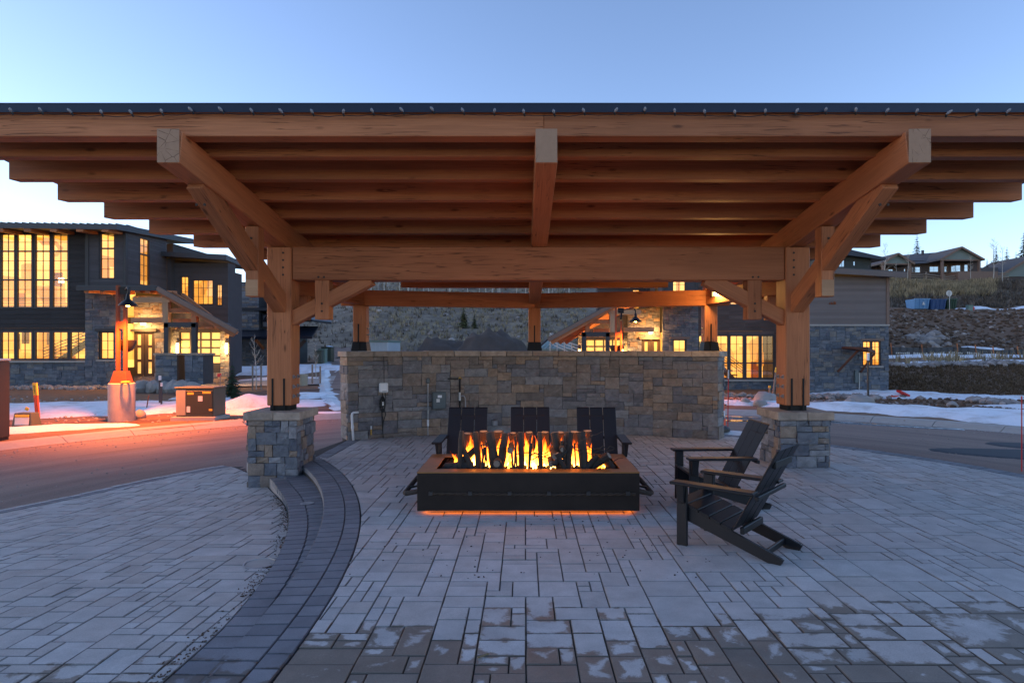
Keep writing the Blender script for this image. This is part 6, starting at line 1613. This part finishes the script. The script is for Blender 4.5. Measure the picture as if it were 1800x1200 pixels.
# small things at right
stake('snow_pole', 'thin red snow pole at the right edge of the patio', 1796, 8.7, 1.02, 'red_paint', .005, -.0, None, 'snow pole')
bpy.data.objects['snow_pole'].location.z = 0.0
stake('snow_pole', 'thin red and white marker rod behind the right end of the wall', 1279, 13.2, 1.3, 'red_paint', .008, .02, 'white_plastic', 'snow pole')
bpy.data.objects['snow_pole.001'].location.z = road_z(4, 13.2)
stake('survey_stake', 'leaning wooden survey stake with yellow-green top behind the right post', 1357, 22.5, 1.2, 'weathered_wood', .025, .16, 'yellow_paint')
stake('survey_stake', 'short upright survey stake beside the leaning one', 1353, 22.2, .55, 'weathered_wood', .025, 0, 'yellow_paint')
stake('sign_post', 'thin dark post with white top plate before the stone wing', 1526, 21.5, 1.75, 'brown_metal', .025, 0, 'white_plastic', 'post')
x = PX(1587, 33); t = thing('sled', 'bright red plastic sled leaning on the snow bank', 'sled', (x, 33, ground(x, 33) + .1)); part(t, 'shell', 'red_paint', lambda b: b.hexa([(-.25, -.2, .25), (.25, -.2, 0), (.25, .2, 0), (-.25, .2, .25)], [(-.23, -.18, .36), (.3, -.18, .1), (.3, .18, .1), (-.23, .18, .36)]), .02); part(t, 'board', 'orange_paint', lambda b: b.box(-.7, -.25, -.1, .1, -.02, .06), .01)
x = PX(1513, 19.2); o = part(None, 'bucket_lid', 'dumpster_blue', lambda b: b.lathe([(.0, 0), (.19, 0), (.2, .03), (.17, .05), (0, .05)], 16)); o.location = (x, 19.2, ground(x, 19.2) + .01); tag(o, 'blue plastic lid lying by the large pale boulder', 'lid')
x = PX(1262, 12.6); t = thing('traffic_drum', 'orange and white traffic drum half hidden by the right wall end', 'traffic drum', (x, 12.75, 0))
for k in range(5): part(t, 'band', ('orange_paint', 'white_plastic')[k % 2], lambda b: b.lathe([(.2 - k * .012, .12 + k * .15), (.195 - k * .012, .265 + k * .15)], 16))
part(t, 'base', 'black_plastic', lambda b: b.lathe([(.28, 0), (.28, .06), (.2, .12)], 16))

# ================================================================== fittings on the wall
def wpt(px, off=.0):
    """point on the inner wall face at a picture column"""
    best = None
    for k in range(400):
        a = -.6 + 1.2 * k / 399; x, y = (WR - off) * math.sin(a), WCY + (WR - off) * math.cos(a); e = abs(922 + (x - CAMX) * F / y - px)
        if best is None or e < best[0]: best = (e, x, y, a)
    return best[1:]
def wthing(name, label, cat, px, py, off=.05):
    x, y, a = wpt(px, off); return thing(name, label, cat, (x, y, PZ(py, y)), -a), y
t, y = wthing('junction_box', 'white plastic box with dangling cord on the left of the wall', 'junction box', 675, 681)
part(t, 'cover', 'white_plastic', lambda b: b.box(-.085, .085, -.03, .03, -.095, .09), .02); part(t, 'slot', 'black_plastic', lambda b: b.box(-.03, .05, -.034, -.031, -.072, -.064))
part(t, 'cord', 'cable', lambda b: (b.tube([(-.02, 0, -.09), (-.02, .0, -.25), (-.03, 0, -.5), (-.02, 0, -.75), (0, 0, -1.0)], .008, 6), b.tube([(.03, 0, -.09), (.045, 0, -.2), (.0, 0, -.3), (-.05, 0, -.36), (.02, 0, -.42), (.04, 0, -.5), (0, 0, -.62), (-.02, 0, -.8)], .008, 6), b.tube([(.01, 0, .09), (.01, .0, .4), (0, 0, .62)], .006, 5)))
part(t, 'coiled_cord', 'cable', lambda b: [b.tube([(-.02 + .05 * math.cos(q + k), -.01 * k * .3, -.31 + (.10 + .012 * k) * math.sin(q + k)) for q in [2 * PI * i / 12 for i in range(13)]], .008, 5, caps=False) for k in range(5)])
part(t, 'plug', 'black_plastic', lambda b: b.box(-.055, .015, -.045, -.005, -.36, -.25), .008); part(t, 'tag', 'pale_sign', lambda b: b.box(-.035, -.008, -.05, -.046, -.33, -.26))
t, y = wthing('electrical_panel', 'grey electrical panel with two pale stickers on the wall', 'electrical panel', 772, 703)
part(t, 'cabinet', 'grey_box', lambda b: b.box(-.13, .13, -.05, .05, -.17, .16), .006); part(t, 'door', 'grey_box', lambda b: b.box(-.118, .118, -.062, -.051, -.155, .145), .004); part(t, 'sticker', 'white_plastic', lambda b: b.box(-.035, .045, -.066, -.063, .05, .10)); part(t, 'sticker', 'pale_sign', lambda b: b.box(-.06, .005, -.066, -.063, -.035, .03))
t, y = wthing('conduit', 'grey conduit with round box left of the electrical panel', 'conduit', 753, 668, .04)
part(t, 'round_box', 'grey_box', lambda b: b.box(-.035, .035, -.03, .03, -.06, .045), .015); part(t, 'pipe', 'galvanised', lambda b: b.tube([(0, 0, -.06), (0, 0, -1.06)], .012, 8)); part(t, 'coupling', 'white_plastic', lambda b: b.tube([(0, 0, -.76), (0, 0, -.88)], .022, 8)); part(t, 'elbow', 'galvanised', lambda b: b.tube([(0, 0, -.58), (0, 0, -.64)], .02, 8))
t, y = wthing('gas_pipe', 'black gas pipe with brass valve behind the left chair', 'gas pipe', 808, 665, .05)
part(t, 'riser', 'black_steel', lambda b: b.tube([(0, 0, 0), (0, 0, -.95)], .017, 8)); part(t, 'valve', 'brass', lambda b: (b.tube([(0, 0, .03), (0, 0, -.05)], .016, 8), b.tube([(-.03, 0, .0), (.05, 0, .0)], .012, 8))); part(t, 'handle', 'black_plastic', lambda b: b.box(-.24, -.03, -.02, .02, -.015, .012), .005); part(t, 'sleeve', 'pale_sign', lambda b: b.tube([(0, 0, -.27), (0, 0, -.43)], .02, 8)); part(t, 'branch', 'galvanised', lambda b: b.tube([(0, 0, -.34), (.08, 0, -.34), (.11, 0, -.40), (.11, 0, -.60)], .014, 8))
t, y = wthing('outlet_box', 'small grey outlet box with weather cover between the chair backs', 'outlet box', 871, 743, .04); part(t, 'box', 'galvanised', lambda b: b.box(-.05, .05, -.04, .04, -.06, .06), .008); part(t, 'cover', 'galvanised', lambda b: b.box(-.04, .04, -.055, -.041, -.05, .05), .01)
t, y = wthing('drain_pipe', 'white plastic elbow pipe at the left end of the wall', 'pipe', 620, 728, .06); part(t, 'pipe', 'white_plastic', lambda b: b.tube([(.11, .02, .03), (.02, 0, .03), (-.005, 0, .015), (-.012, 0, -.03), (0, 0, -.25), (.02, 0, -.52)], .022, 10), 0, True); part(t, 'coupling', 'white_plastic', lambda b: b.tube([(0, 0, -.2), (0, 0, -.26)], .028, 10))
t, y = wthing('hose_tap', 'small brass tap with white stub low on the wall', 'tap', 652, 760, .05); part(t, 'body', 'brass', lambda b: b.tube([(0, 0, -.04), (0, 0, .06)], .016, 8)); part(t, 'stub', 'white_plastic', lambda b: b.tube([(0, 0, .062), (0, 0, .12)], .012, 8))

# ================================================================== plaza details
x, y = PX(457, 5.12), 5.12; zp = z_plaza(x, y)
t = thing('valve_cover', 'round utility lid with grey-green ring in the lower plaza', 'utility lid', (x, y, zp + .002)); part(t, 'ring', 'galvanised', lambda b: b.lathe([(.13, 0), (.132, .008), (.118, .009), (.116, .0)], 28)); part(t, 'lid', 'concrete', lambda b: b.lathe([(.0, .0), (.113, .0), (.112, .004), (0, .005)], 24))
def plaza_debris():
    r = random.Random(15); mb = MB()
    for _ in range(900):
        y = r.uniform(3.0, 8.2); a = math.asin((y - C2Y) / low_edge(y)); d = abs(r.gauss(0, .05)) + .012; x = C2X + (low_edge(y) - d) * math.cos(a)
        if mn.noise(Vector((0, y * 1.6, 0))) < -.05 and r.random() < .8: continue
        s = r.uniform(.003, .011); z = z_plaza(x, y) + .002; a = r.random() * 6.28; c, q = math.cos(a) * s, math.sin(a) * s
        mb.hexa([(x - c, y - q, z), (x + q * .5, y - c * .5, z), (x + c, y + q, z), (x - q * .5, y + c * .5, z)], [(x - c * .8, y - q * .8, z + s * .5), (x + q * .4, y - c * .4, z + s * .6), (x + c * .8, y + q * .8, z + s * .5), (x - q * .4, y + c * .4, z + s * .4)])
    tag(mb.build('leaf_litter', 'debris'), 'dirt and leaf litter along the foot of the lower step', None, None, 'stuff')
    mb = MB()
    for _ in range(130):
        x, y = r.uniform(-1.6, 1.4), r.uniform(4.6, 6.3); s = r.uniform(.002, .008); mb.rock((x, y, s * .4), s, r, 0, .7) if _ < 60 else mb.box(x, x + s * 1.5, y, y + s, .001, .001 + s * .6)
    tag(mb.build('cinders', 'lava'), 'small black cinders scattered in front of the fire pit', None, None, 'stuff')
    mb = MB(); mb.bar((PX(840, 3.43), 3.42, .006), (PX(858, 3.43), 3.46, .008), .007); tag(mb.build('twig', 'dry_grass'), 'short straw-coloured twig lying on the foreground pavers', 'twig')
plaza_debris()
